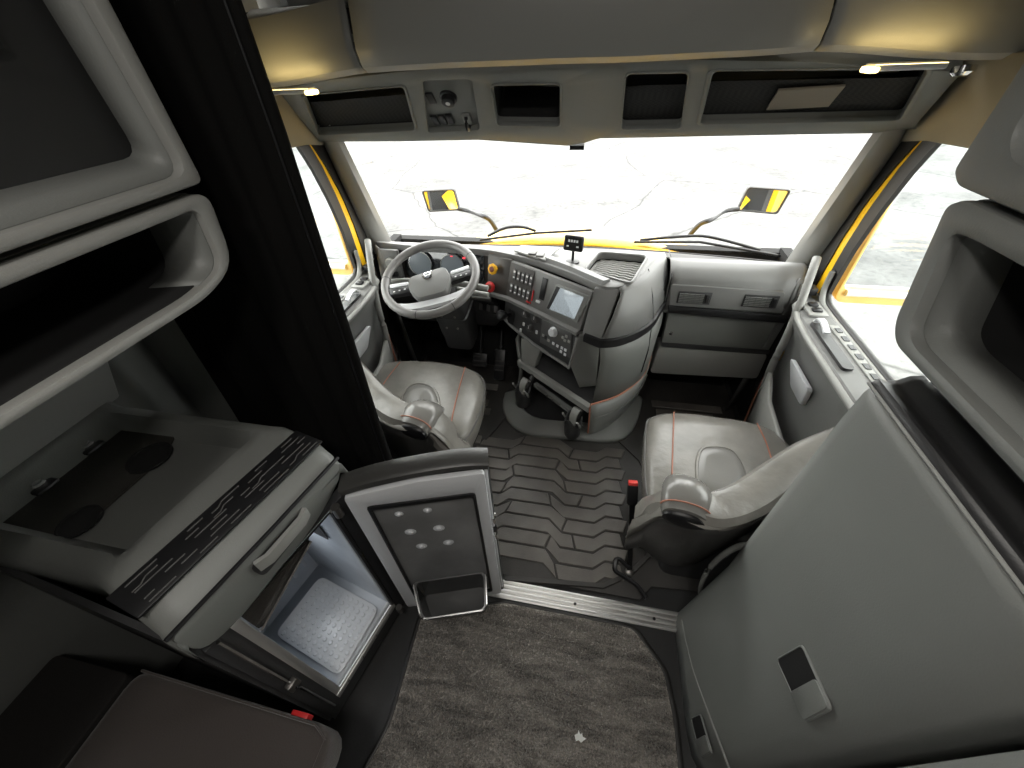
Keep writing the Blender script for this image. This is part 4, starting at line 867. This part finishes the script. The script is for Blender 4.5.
# upper cabinet doors above the console
YF = 1.36
def locker(nm, label, bot, top_z, x0t, x1t):
    t = thing(nm, label, 'cabinet', V(((at(*bot[0], Y=YF).x+at(*bot[-1], Y=YF).x)/2, YF, 1.62)), 'overhead lockers')
    b = resamp(cr([at(x, y, Y=YF+.03) for x, y in bot], 4), 16); n = len(b); rows = []
    for k, (dz, dy) in enumerate(((0, .05), (.0, .0), (.012, -.028), (.05, -.045), (.15, -.035), (None, .02))):
        row = []
        for i, p in enumerate(b):
            f = i/(n-1); xt = x0t+(x1t-x0t)*f
            z = p.z+dz if dz is not None else top_z
            h = 0 if dz is None else 0
            fx = (z-p.z)/(top_z-p.z)
            row.append(V((p.x*(1-fx)+xt*fx, p.y+dy, z)))
        rows.append(row)
    loft('door', rows, GREYL, t, th=.012)
    box('carcass', (min(rows[1][0].x, rows[1][-1].x, x0t, x1t)+.012, YF+.045, 1.74), (max(rows[1][0].x, rows[1][-1].x)-.012, YF+.085, top_z), DARK, t)
    return t
locker('overhead_locker', 'left grey overhead locker above the driver reading lamp', [(262, 87), (300, 82), (340, 74.5), (366, 70.5)], 1.80, at(238, 4, Y=YF).x, at(345, 1, Y=YF).x)
locker('overhead_locker', 'wide middle grey overhead locker above the windshield', [(368, 70.5), (440, 66), (520, 63), (570, 61), (620, 60), (700, 56), (760, 53), (813, 48.5)], 1.84, at(351, 3, Y=YF).x, at(829, -6, Y=YF).x)
locker('overhead_locker', 'right grey overhead locker above the passenger reading lamp', [(816, 48.5), (860, 50), (920, 55), (985, 57), (1030, 54)], 1.86, at(832, -8, Y=YF).x, at(1060, -10, Y=YF).x)
u_ = tag(box('trim_10', (-1.08, 1.35, 1.885), (1.08, 1.42, 2.34), GREY), 'grey roof panel above the overhead lockers', 'trim', kind='structure')
for s, lx, ly, nm in ((-1, 291, 91, 'driver'), (1, 905, 66, 'passenger')):
    c = at(lx, ly, Y=1.335)
    L_ = thing('reading_lamp', 'slim lit reading lamp under the overhead locker on the %s side' % nm, 'lamp', c, 'reading lamps')
    obox('lamp_body', c, X_, Y_, Z_, .15, .05, .014, SILVERF, L_, .004)
    e_ = c+V((-s*.075, -.008, -.004)); obox('lens', e_, X_, Y_, Z_, .026, .04, .012, WARMLENS, L_, .004)
    if s > 0: lathe('reading_spot', c+V((.12, -.005, -.004)), (0, -.2, -1), [(.022, 0), (.022, .012), (.014, .018)], CHROME, L_, 14)
    ld = bpy.data.lights.new('reading_light', 'AREA'); ld.shape = 'RECTANGLE'; ld.size = .17; ld.size_y = .02; ld.energy = .17; ld.color = (1, .74, .30)
    lo_ = bpy.data.objects.new('reading_light', ld); COL.objects.link(lo_); lo_.parent = L_; lo_.location = (-s*.01, -.032, .006); lo_.rotation_euler = (math.radians(180-12), 0, 0)

# ================================================================== sleeper, driver side
# black curtain hanging at the sleeper opening
rows = []
xs = [(-.98, .0), (-.93, .03), (-.88, -.01), (-.82, .035), (-.76, 0), (-.71, .04), (-.665, .0), (-.62, .045), (-.58, .005), (-.545, .03), (-.515, -.005), (-.492, .012), (-.484, .0), (-.472, .005)]
P0 = cr([V((x, .72+d, 0)) for x, d in [(a*1.0, b*.5) for a, b in xs]], 4)
zs = [.12, .4, .8, 1.2, 1.6, 2.0, 2.30]
for z in zs:
    rows.append([V((p.x*(1+.085*(1.75-z)), p.y+.006*math.sin(9*p.x+4*z), z)) for p in P0])
ct = thing('curtain', 'black cloth curtain gathered at the sleeper opening behind the driver seat', 'curtain', (-.7, .72, .12))
loft('cloth', rows, CURT, ct, th=.006, angle=80)
tube('hem', [r[-1]+V((.0, -.004, 0)) for r in rows], .010, CURT, ct, 8)
tube('hem_seam', [r[-7]+V((.0, -.006, 0)) for r in rows], .003, BLACK, ct, 6)
box('rail', (-1.0, .70, 2.30), (-.42, .74, 2.335), GREYL, ct)

XL = -.60
def yz(px, py, X=XL): return at(px, py, X=X)
# upper cabinet with dark recessed front
U = thing('wall_cabinet', 'grey upper wall cabinet with dark recessed front at top left', 'cabinet', (-.85, .2, 1.54))
zb = 1.535
outer = rpoly([V((XL, .635, zb)), V((XL, -.55, zb)), V((XL, -.55, 2.05)), V((XL, .635, 2.05))], [.015, .01, .01, .01], 4)
ia, ib = yz(143, 172), yz(-40, 245)
inner = rpoly([V((XL, .615, 1.553)), V((XL, -.50, 1.553)), V((XL, -.50, 2.0)), V((XL, .605, 2.0))], [.03, .01, .01, .01], 4)
ring('front_frame', outer, inner, V((-.03, 0, 0)), GREYL, U, .004)
in2 = [V((XL-.075, p.y-.005 if p.y > 0 else p.y, p.z+.028 if p.z < 1.8 else p.z)) for p in inner]
loft('recess', [[p+V((-.02, 0, 0)) for p in inner], in2], GREY, U, True, th=.004)
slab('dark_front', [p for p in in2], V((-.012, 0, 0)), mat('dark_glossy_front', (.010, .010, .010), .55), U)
for k in range(5): box('vent_notch', (XL-.076, .49-.012*k, 1.72+.055*k), (XL-.066, .515-.012*k, 1.755+.055*k), BLACKM, U)
box('carcass', (-1.26, -.54, 1.54), (XL-.095, .62, 2.04), GREY, U)
# open shelf tub below
T = thing('open_shelf', 'grey open wall shelf with rounded frame under the upper cabinet', 'shelf', (-.85, .2, 1.36))
o_ = rpoly([V((XL, .635, 1.522)), V((XL, .612, 1.395)), V((XL, .53, 1.366)), V((XL, -.55, 1.366)), V((XL, -.55, 1.522))], [.03, .05, .08, .01, .01], 4)
i_ = rpoly([V((XL, .597, 1.502)), V((XL, .585, 1.402)), V((XL, .51, 1.383)), V((XL, -.50, 1.383)), V((XL, -.50, 1.502))], [.02, .03, .05, .01, .01], 4)
ring('front_frame', o_, i_, V((-.035, 0, 0)), GREYL, T, .006)
ic = [V((XL-.30, p.y-.05 if p.y > 0 else p.y, p.z)) for p in i_]
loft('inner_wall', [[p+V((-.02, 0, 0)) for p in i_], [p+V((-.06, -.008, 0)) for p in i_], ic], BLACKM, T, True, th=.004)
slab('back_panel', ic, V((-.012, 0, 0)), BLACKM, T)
jaw = loft('inner_jamb', [[p+V((-.012, -.001, 0)) for p in i_[:12]], [p+V((-.10, -.022, 0)) for p in i_[:12]]], GREY, T, th=.003)
loft('shell', [[p+V((-.033, 0, 0)) for p in o_], [V((-.95, p.y, p.z)) for p in o_]], GREY, T, True, th=.004)
# wall panel under the shelf
tag(hexa('trim_11', [V((-1.255, .60, .95)), V((-1.255, -.6, .95)), V((-.955, -.6, 1.345)), V((-.955, .56, 1.345))], [V((-1.272, .60, .95)), V((-1.272, -.6, .95)), V((-1.272, -.6, 1.345)), V((-1.272, .56, 1.345))], GREYL, None, .01), 'pale grey sloping wall panel between shelf and nightstand', 'trim', kind='structure')

# nightstand with drawer; fridge below
fx = lambda y: -.515+.236*(y-.435)                               # line of the angled aisle face
fd = V((.236, 1, 0)).normalized(); fn = V((1, -.236, 0)).normalized()
FP = Plane((fx(.435), .435, .5), fd, Z_)
NSt = thing('nightstand', 'grey moulded nightstand with tray top and drawer over the fridge', 'nightstand', (-.8, .3, .80))
def F(y, z, o=0): return V((fx(y), y, z))+fn*o
# moulded top: outline loft with sunken tray
WL = -1.25; TZ = .962
prow = []
for f_, drop, tray_ in ((0, .10, 0), (.012, .03, 0), (.05, .006, 0), (.11, 0, 0), (.17, 0, 1), (.3, 0, 1), (.5, 0, 1), (.7, 0, 1), (.84, 0, 1), (.90, 0, 0), (.955, .004, 0), (.985, .02, 0), (1, .06, 0)):
    row = []
    for k, (g, dz, xo) in enumerate(((0, -.075, .006), (0, -.042, .006), (.0, -.030, -.012), (.03, -.020, 0), (.12, -.004, 0), (.26, 0, 0), (.30, -.004, 0), (.335, -.052, 0), (.60, -.058, 0), (.90, -.05, 0), (.96, -.01, 0), (1, .012, 0))):
        ya_ = .083+.06*min(1, g/.35); yb2 = .515+.06*min(1, g/.2)
        y = ya_+(yb2-ya_)*f_; xf = fx(min(y, .60)); x = xf+(WL-xf)*g+xo
        z = TZ+dz-drop
        if .33 < g < .95 and not tray_: z = TZ-drop-.004
        row.append(V((x, y, z)))
    prow.append(row)
loft('tray_top', prow, GREY, NSt, th=.006, angle=50)
box('carcass', (-1.25, .17, .05), (-.98, .55, .84), DARK, NSt)
slab('side_board', [F(.085, .05, -.004), F(.085, .86, -.004), V((-1.25, .15, .90)), V((-1.25, .15, .05))], V((0, .012, 0)), DARK, NSt)
TRZ = TZ-.052
tl = rpoly([V((-1.2, .17, TRZ)), V((-1.21, .42, TRZ)), at(105, 412, Z=TRZ), at(160, 418, Z=TRZ), at(180, 432, Z=TRZ), at(160, 462, Z=TRZ), at(62, 548, Z=TRZ), at(20, 552, Z=TRZ)], .04, 3)
slab('tray_liner', tl, V((0, 0, .006)), mat('dark_tray_liner', (.035, .033, .028), .7, bump=.2, bscale=250), NSt)
for px, py in ((90, 447), (42, 486)):
    p = at(px, py, Z=TRZ+.012); obox('stud_plate', p, X_, Y_, Z_, .05, .05, .010, BLACK, NSt, .006); lathe('stud', p+V((0, 0, .005)), Z_, [(.015, 0), (.015, .006), (.010, .010), (.003, .007)], CHROME, NSt, 14)
for px, py, r in ((150, 458, .048), (80, 522, .040)):
    p = at(px, py, Z=TRZ+.006); lathe('cup_well', p, Z_, [(r*1.08, 0), (r*1.08, .004), (r, .005), (r*.95, .001), (.01, .0008)], BLACKM, NSt, 20)
# patterned rubber strip on the front of the top
strip_q = [V((fx(y)-o, y, z)) for y, o, z in ((.530, .040, TZ-.006), (.545, .125, TZ+.004), (.115, .125, TZ+.004), (.100, .040, TZ-.006))]
ps = hexa('grip_strip', strip_q, [p+V((0, 0, .007)) for p in strip_q], BLACK, NSt, .003)
def gp(a, b): return strip_q[0].lerp(strip_q[3], a).lerp(strip_q[1].lerp(strip_q[2], a), b)+V((0, 0, .0078))
GL = mat('grip_line_relief', (.10, .098, .095), .35)
rnd = random.Random(11)
for r in range(6):
    b = .10+.15*r; a = .02+.02*(r % 3)
    while a < .93:
        l = rnd.uniform(.08, .20); a2 = min(a+l, .97); jog = rnd.choice((0, .0, .11, -.09))
        pts = [gp(a, b), gp(a2-.03, b)]
        if jog and .04 < b+jog < .96 and a2 < .92: pts += [gp(a2, b+jog), gp(min(a2+.035, .98), b+jog)]
        tube('grip_line', pts, .0013, GL, ps, 5)
        a = a2+rnd.uniform(.03, .12)
# drawer front with scooped handle
drw = [F(.505, .928, .012), F(.088, .918, .012), F(.095, .815, .006), F(.16, .792, .006), F(.40, .815, .006), F(.500, .868, .006)]
d_ = slab('drawer_front', rpoly(drw, [.02, .02, .03, .03, .06, .03], 3), -fn*.03, GREY, NSt, .006)
tube('drawer_shadow_gap', [F(.51, .932, .010), F(.30, .930, .014), F(.086, .924, .010)], .005, BLACK, NSt, 6)
hc_ = [F(.392, .900, .0135), F(.235, .896, .0135), F(.242, .838, .0125), F(.372, .852, .0125)]
hw_ = slab('handle_scoop', rpoly(hc_, .018, 3), fn*.001, DARK, d_)
sweep('drawer_handle', [F(.382, .888, .016), F(.36, .888, .026), F(.27, .884, .026), F(.246, .884, .016)], [(-.004, -.017), (.004, -.017), (.005, .015), (-.005, .015)], GREYL, d_)
# fridge body: cabinet face frame, silver lined box
FR = thing('mini_fridge', 'built-in mini fridge with silver liner and its door swung open under the nightstand', 'fridge', (-.7, .29, 0))
ya, yb_, za, zt0 = .165, .428, .150, .80
fo = [F(.095, .03), F(.50, .03), F(.50, zt0+.002), F(.095, zt0+.002)]; fi = [F(ya, za), F(yb_, za), F(yb_, zt0), F(ya, zt0)]
ring('face_frame', fo, fi, -fn*.03, DARK, FR, .002)
dep = .36
li = [fi, [p-fn*.02 for p in fi], [p-fn*dep for p in fi]]
loft('liner', li, SILVER, FR, True, th=.003); slab('liner_back', li[-1], -fn*.004, SILVER, FR)
ring('aluminium_frame', [F(ya-.020, za-.035, .001), F(yb_+.006, za-.035, .001), F(yb_+.006, zt0, .001), F(ya-.020, zt0, .001)], fi, fn*.006, ALU, FR, .001)
tube('jamb_gasket', [F(yb_+.004, za, .006), F(yb_+.004, zt0-.005, .006)], .008, BLACK, FR, 6)
# freezer flap behind the drawer, cracked ice tray plate on the liner floor
slab('freezer_flap', [F(ya+.004, .795, -.012), F(yb_-.05, .795, -.012), F(yb_-.07, .765, -.016), F(ya+.004, .685, -.016)], -fn*.006, SMOKE, FR)
sweep('flap_edge', [F(ya+.004, .684, -.012), F(yb_-.07, .764, -.012)], [(-.004, -.004), (.004, -.004), (.004, .004), (-.004, .004)], CHROME, FR)
bp_ = [F(ya+.02, za+.012, -.01), F(yb_-.03, za+.012, -.02), F(yb_-.03, za+.012, -dep+.05), F(ya+.02, za+.012, -dep+.05)]
tr_ = slab('bottom_tray', rpoly(bp_, .03, 3), V((0, 0, .006)), SILVERF, FR, .002)
for i in range(9):
    for j in range(11):
        f1 = (i+.7)/9.6; f2 = (j+.7)/11.8; p = bp_[0].lerp(bp_[1], f1).lerp(bp_[3].lerp(bp_[2], f1), f2)+V((0, 0, .0065)); lathe('tray_stud', p, Z_, [(.009, 0), (.006, .003)], SILVERF, tr_, 6)
for k in range(5): obox('back_rib', F(ya+.05+.045*k, .45, -dep+.006), fd, Z_, fn, .012, .45, .008, SILVERF, FR, .003)
slab('side_vent', [F(yb_-.004, .66, -.10), F(yb_-.004, .66, -.22), F(yb_-.004, .58, -.22), F(yb_-.004, .58, -.10)], V((0, -.003, 0)), STEEL, FR)
fl_ = obox('interior_lamp', F(.30, .60, -dep+.018), fd, Z_, fn, .10, .03, .016, LAMPW, FR, .004)
ld = bpy.data.lights.new('fridge_light', 'AREA'); ld.shape = 'RECTANGLE'; ld.size = .10; ld.size_y = .03; ld.energy = .3; ld.color = (.86, .93, 1)
lo_ = bpy.data.objects.new('fridge_light', ld); COL.objects.link(lo_); lo_.parent = FR; lo_.matrix_local = Matrix.Translation(F(.30, .60, -dep+.03)-ORG[FR.name]) @ fn.to_track_quat('-Z', 'Z').to_matrix().to_4x4()
# latch rod on the rear jamb
tube('latch_rod', [F(.118, .80, .006), F(.118, .47, .008), F(.118, .43, .02), F(.12, .39, .008), F(.124, .11, .006)], .0045, CHROME, FR, 6)
obox('rod_clip', F(.118, .44, .012), fd, Z_, fn, .03, .035, .018, STEEL, FR, .003)
obox('base_strip', F(.29, .125, .004), fd, Z_, fn, .30, .028, .008, ALU, FR, .001)
for k in range(4): lathe('frame_screw', F(.19+.07*k, .122, .008), fn, [(.004, 0), (.004, .002)], STEEL, FR, 8)
# hinges and the open door
for z in (.09, .80): lathe('hinge', F(.438, z, .02), Z_, [(.012, -.02), (.012, .02)], STEEL, FR, 10)
hx = V((-.485, .465, 0)); fx_ = V((-.118, .585, 0)); du = (fx_-hx).normalized(); dn = V((du.y, -du.x, 0))    # dn faces the aisle (towards the viewer)
dw = (fx_-hx).length
def Dp(a, z, o=0): return hx+du*a+V((0, 0, z))+dn*o
zt = [(0, .845), (.08, .868), (.2, .885), (.32, .890), (dw, .880)]
topl = cr([Dp(a, z, 0) for a, z in zt], 4)
outl = [Dp(0, .055)]+[Dp(dw, .055)]+topl[::-1]
fdoor = slab('fridge_door', outl, -dn*.038, DARK, FR, .008, 2, 40)
cap = sweep('door_top_cap', [p+dn*(-.018)+V((0, 0, .006)) for p in topl], [(-.030, -.010), (.030, -.010), (.030, .006), (.022, .012), (-.022, .012), (-.030, .006)], LEATHERD, fdoor)
of = rpoly([Dp(.006, .075, .002), Dp(dw-.012, .075, .002), Dp(dw-.012, .872, .002), Dp(.20, .872, .002), Dp(.006, .84, .002)], .012, 2)
inq = rpoly([Dp(.050, .11, .002), Dp(dw-.045, .11, .002), Dp(dw-.045, .79, .002), Dp(.20, .79, .002), Dp(.050, .79, .002)], .012, 2)
ring('door_frame', of, inq, dn*.018, SILVERF, fdoor, .004)
ring('door_gasket', [Dp(0, 0, .014)+(p-Dp(0, 0, .002)) for p in inq], [sum(inq, V())/len(inq)+(p-sum(inq, V())/len(inq))*.945+dn*.014 for p in inq], dn*.008, BLACK, fdoor, .002)
slab('inner_panel', [sum(inq, V())/len(inq)+(p-sum(inq, V())/len(inq))*.955+dn*.002 for p in inq], dn*.006, PANEL, fdoor)
for a, z in ((.13, .615), (.215, .615), (.145, .52), (.23, .52), (.12, .72), (.20, .72)):
    sm = .011 if z < .7 else .008
    lathe('dimple', Dp(a, z, .008), dn, [(sm*1.7, 0), (sm*1.6, .002), (sm, .003), (sm*.6, .008), (sm*.2, .009)], SILVERF, fdoor, 12)
sw_ = slab('scuff_plate', rpoly([Dp(.26, .66, .008), Dp(.335, .70, .008), Dp(.335, .58, .008), Dp(.285, .58, .008)], .03, 3), dn*.0012, mat('pale_panel', (.20, .20, .195), .35), fdoor)
# door bin
bo_ = [Dp(.075, .14, .010), Dp(dw-.065, .14, .010), Dp(dw-.075, .13, .10), Dp(.11, .13, .10)]
bt_ = [Dp(.065, .27, .010), Dp(dw-.058, .27, .010), Dp(dw-.065, .235, .125), Dp(.095, .235, .125)]
bm = bmesh.new(); r1 = rpoly(bo_, .02, 3); r2 = rpoly(bt_, .02, 3); c2 = sum(r2, V())/len(r2); c1 = sum(r1, V())/len(r1)
bm_loft(bm, [r1, r2, [c2+(p-c2)*.93 for p in r2], [c1+(p-c1)*.93+V((0, 0, .008)) for p in r1]], True, True)
binp = link('door_bin', bm, mat('smoked_bin_plastic', (.05, .05, .05), .2), fdoor)
tube('bin_rim', r2[6:]+r2[:2], .004, CHROME, binp, 6)
# latch side
obox('latch_channel', Dp(dw-.008, .48, -.012), Z_, dn, du, .78, .030, .008, SILVERF, fdoor, .002)
for z, h in ((.60, .03), (.55, .035), (.50, .03)): obox('latch_catch', Dp(dw-.004, z, -.006), Z_, dn, du, h, .022, .012, BLACK if z == .55 else CHROME, fdoor, .002)

# bunk at lower left
BD_ = thing('lower_bunk', 'brown cloth bunk mattress at the lower left corner', 'bed', (-.7, -.35, 0))
bx0, bx1, by1, bz = -.985, -.395, .055, .50
mt = slab('mattress', rpoly([V((bx1, by1, bz-.12)), V((bx0, by1+.012, bz-.12)), V((bx0, -.95, bz-.12)), V((bx1, -.95, bz-.12))], .05, 4), V((0, 0, .12)), MATTRESS, BD_, .022, 3)
tube('mattress_seam', [V((bx1-.01, -.9, bz-.002)), V((bx1-.012, .03, bz-.002)), V((bx1-.05, .05, bz-.002)), V((bx0+.02, .062, bz-.002))], .003, MATTRESS, mt, 6)
box('red_tag', (bx1-.13, by1-.002, bz-.05), (bx1-.085, by1+.012, bz-.018), RED, mt, .002)
box('bunk_base', (-1.25, -.95, .0), (bx1-.17, .03, bz-.125), BLACKM, BD_, .01)
sb = slab('side_cushion', rpoly([V((-1.25, .05, bz-.1)), V((bx0-.012, .05, bz-.1)), V((bx0-.012, -.95, bz-.1)), V((-1.25, -.95, bz-.1))], .02, 3), V((0, 0, .09)), BEDDK, BD_, .02, 3)

# ================================================================== sleeper, passenger side
XR = .60
W = thing('wardrobe', 'tall grey wardrobe with rounded front edge and recessed pull on the right', 'wardrobe', (.8, .2, 0))
zt_ = 1.215
def wprof(z):
    k = .035*max(0, (z-.9)/.37)**2
    base = [(.90, .66), (.70, .66), (.645, .655), (.612, .635), (.600, .60), (.598, .54), (.600, .33), (.601, .27), (.608, .225), (.625, .195), (.655, .180), (.9, .178)]
    return [V((x+(0 if x > .65 else k*0), y, z)) for x, y in base]
zl = [0.0, .06, .12, .3, .45, .6, .9, 1.12, 1.19, 1.208, zt_]
rows = []
for z in zl:
    r = wprof(z)
    ins = 0 if z < 1.185 else (.002 if z < 1.2 else (.004 if z < 1.21 else .012))
    pl_ = .048*max(0, (.45-z)/.45)                                # foot swells a little
    r = [V((p.x+ins-(pl_ if p.x < .66 else 0), p.y-ins, z)) for p in r]
    rows.append(r)
# opening for the pull recess cut by building the body as plates round it
body = loft('body', rows, GREY, W, th=.006, angle=50)
slab('top', [p for p in rows[-1]], V((0, 0, -.004)), GREY, W)
WPn = Plane((XR, .3, .6), Y_, Z_)
def Wp(px, py, o=0): return at(px, py, X=XR-.004-o)
def pull(q, nm, dy):
    qq = rpoly([Wp(*p, dy) for p in q], .012, 3); c = sum(qq, V())/len(qq)
    po = ring(nm, [c+(p-c)*1.06+V((.002, 0, 0)) for p in qq], qq, V((-.004, 0, 0)), GREY, W, .001)
    slab('pull_well', [p+V((.0, 0, 0)) for p in qq], V((-.0015, 0, 0)), BLACKM, po)
    a, b, c_, d_ = [Wp(*p, dy) for p in q]
    up = [a.lerp(d_, .56), b.lerp(c_, .56), c_, d_]
    slab('pull_lever', rpoly([p+V((-.0015, 0, 0)) for p in up], .010, 3), V((-.004, 0, 0)), GREY, po, .0015)
pull([(778, 660), (803, 646), (831, 708), (806, 721)], 'pull_recess', 0)
pull([(692, 719), (701, 715), (712, 752), (702, 758)], 'small_pull_recess', .042)
# door seam from the front corner to the rear
sm_ = [Wp(690, 592, .001), Wp(693, 622, .001), Wp(703, 668, .001), Wp(718, 715, .001), Wp(736, 768, .001), Wp(752, 815, .001)]
sm_ = [V((.599-.048*max(0, (.45-p.z)/.45)-.002, p.y, p.z)) for p in cr(sm_[1:], 4)]
tube('door_seam', sm_, .0032, GREYL, W, 6)
# side grip recess near the front edge
hb = cr([at(x, y, Y=.675) for x, y in ((702, 604), (701, 588), (708, 571), (722, 556), (738, 547), (750, 545))], 4)
tube('side_grip', hb, .010, GREY, W, 8)
slab('grip_web', [hb[i] for i in range(0, len(hb), 2)]+[V((.64, .675, .50)), V((.64, .675, .10))], V((0, -.012, 0)), BLACK, W)
rc_ = slab('rear_cabinet', rpoly([V((.60, .155, .0)), V((.9, .155, .0)), V((.9, -.6, .0)), V((.60, -.6, .0))], .02, 3), V((0, 0, 1.215)), GREY, None, .006); tag(rc_, 'grey cabinet side behind the wardrobe at the lower right corner', 'cabinet')
# ledge between wardrobe and cubbies
lprof = [(.606, 1.218), (.614, 1.228), (.630, 1.222), (.648, 1.224), (.662, 1.236), (.676, 1.240), (.690, 1.228), (.70, 1.20)]
loft('ledge', [[V((x, .635-.02*(abs(x-.65)/.05)**2*.5, z)), V((x, .62, z)), V((x, .19, z))] for x, z in lprof], DARK, W, th=.006, angle=60)
tube('ledge_seam', [V((.606, .632, 1.218)), V((.606, .19, 1.218))], .004, GREYL, W, 6)
box('ledge_back', (.72, -.4, 1.22), (.74, .64, 1.298), BLACKM, W)
# open cubby
Cb = thing('open_cubby', 'grey open cubby with rounded frame above the wardrobe', 'cubby', (.8, .2, 1.30))
o_ = rpoly([V((XR, .635, 1.300)), V((XR, .665, 1.325)), V((XR, .718, 1.498)), V((XR, .69, 1.512)), V((XR, -.45, 1.512)), V((XR, -.45, 1.300))], [.02, .02, .02, .02, .01, .01], 4)
i_ = rpoly([V((XR, .60, 1.322)), V((XR, .630, 1.335)), V((XR, .675, 1.470)), V((XR, .64, 1.474)), V((XR, -.40, 1.474)), V((XR, -.40, 1.322))], [.02, .02, .02, .03, .01, .01], 4)
ring('front_frame', o_, i_, V((.035, 0, 0)), GREY, Cb, .008)
def cub(i_, par, dep, shr):
    mid = [p+V((.075, -.022 if p.y > .2 else 0, .012 if p.z < 1.4 else 0)) for p in i_]
    bk = [p+V((dep, -.04 if p.y > .2 else 0, .012 if p.z < 1.4 else 0)) for p in i_]
    loft('inner_jamb', [[p+V((.02, 0, 0)) for p in i_], mid], GREY, par, True, th=.004)
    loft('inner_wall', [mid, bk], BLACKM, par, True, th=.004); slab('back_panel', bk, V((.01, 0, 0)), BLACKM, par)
cub(i_, Cb, .40, .05)
loft('shell', [[p+V((.03, 0, 0)) for p in o_], [V((1.09, p.y, p.z)) for p in o_]], GREY, Cb, True, th=.004)
# upper cubby
Ub = thing('upper_cubby', 'grey upper cubby with dark interior at the top right corner', 'cubby', (.8, .2, 1.55))
o_ = rpoly([V((XR, .72, 1.520)), V((XR, .745, 1.535)), V((XR, .745, 2.05)), V((XR, -.45, 2.05)), V((XR, -.45, 1.520))], [.01, .01, .02, .01, .01], 4)
i_ = rpoly([V((XR, .66, 1.565)), V((XR, .690, 1.59)), V((XR, .690, 2.0)), V((XR, -.40, 2.0)), V((XR, -.40, 1.565))], [.04, .04, .02, .01, .01], 4)
ring('front_frame', o_, i_, V((.035, 0, 0)), GREY, Ub, .008)
mid = [p+V((.10, -.04 if p.y > .2 else 0, .02 if p.z < 1.8 else 0)) for p in i_]
loft('inner_jamb', [[p+V((.02, 0, 0)) for p in i_], mid], GREY, Ub, True, th=.004); slab('dark_front', mid, V((.01, 0, 0)), DARK, Ub)
loft('shell', [[p+V((.03, 0, 0)) for p in o_], [V((1.09, p.y, p.z)) for p in o_]], GREY, Ub, True, th=.004)
# side panels closing the cab below the doors' front and rear posts
for s in (-1, 1):
    t = tag(box('side_post', (s*1.07, .76, 0), (s*1.33, .86, 2.35), GREY), 'grey door post behind the %s door' % ('driver' if s < 0 else 'passenger'), 'trim', kind='structure'); t.name = 'trim_%d' % (12 if s < 0 else 13)
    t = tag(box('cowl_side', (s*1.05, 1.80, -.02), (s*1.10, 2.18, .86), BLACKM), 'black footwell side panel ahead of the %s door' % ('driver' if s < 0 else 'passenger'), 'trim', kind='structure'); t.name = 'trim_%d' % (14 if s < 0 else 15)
    t = tag(box('roof_corner', (s*1.03, 1.66, 1.45), (s*1.16, 1.80, 2.36), GREY), 'grey roof corner above the %s pillar' % ('driver' if s < 0 else 'passenger'), 'trim', kind='structure'); t.name = 'trim_%d' % (16 if s < 0 else 17)

# added fill lamps, unseen behind and above the viewer, to brighten the interior
for x in (-.22, .34):
    c = V((x, -.25, 2.335)); L_ = thing('fill_lamp', 'round fill lamp added out of view on the %s' % ('driver side' if x < 0 else 'passenger side'), 'lamp', c, 'added fill lamps')
    lathe('lamp_rim', c, (0, 0, -1), [(.13, 0), (.13, .015), (.11, .02)], GREYL, L_, 24); lathe('lamp_lens', c-V((0, 0, .018)), (0, 0, -1), [(.105, 0), (.10, .006), (.05, .01)], LAMPW, L_, 24)
    ld = bpy.data.lights.new('fill_light', 'AREA'); ld.shape = 'DISK'; ld.size = .22; ld.energy = 5; ld.color = (1, .96, .9)
    lo_ = bpy.data.objects.new('fill_light', ld); COL.objects.link(lo_); lo_.parent = L_; lo_.location = (0, 0, -.035)
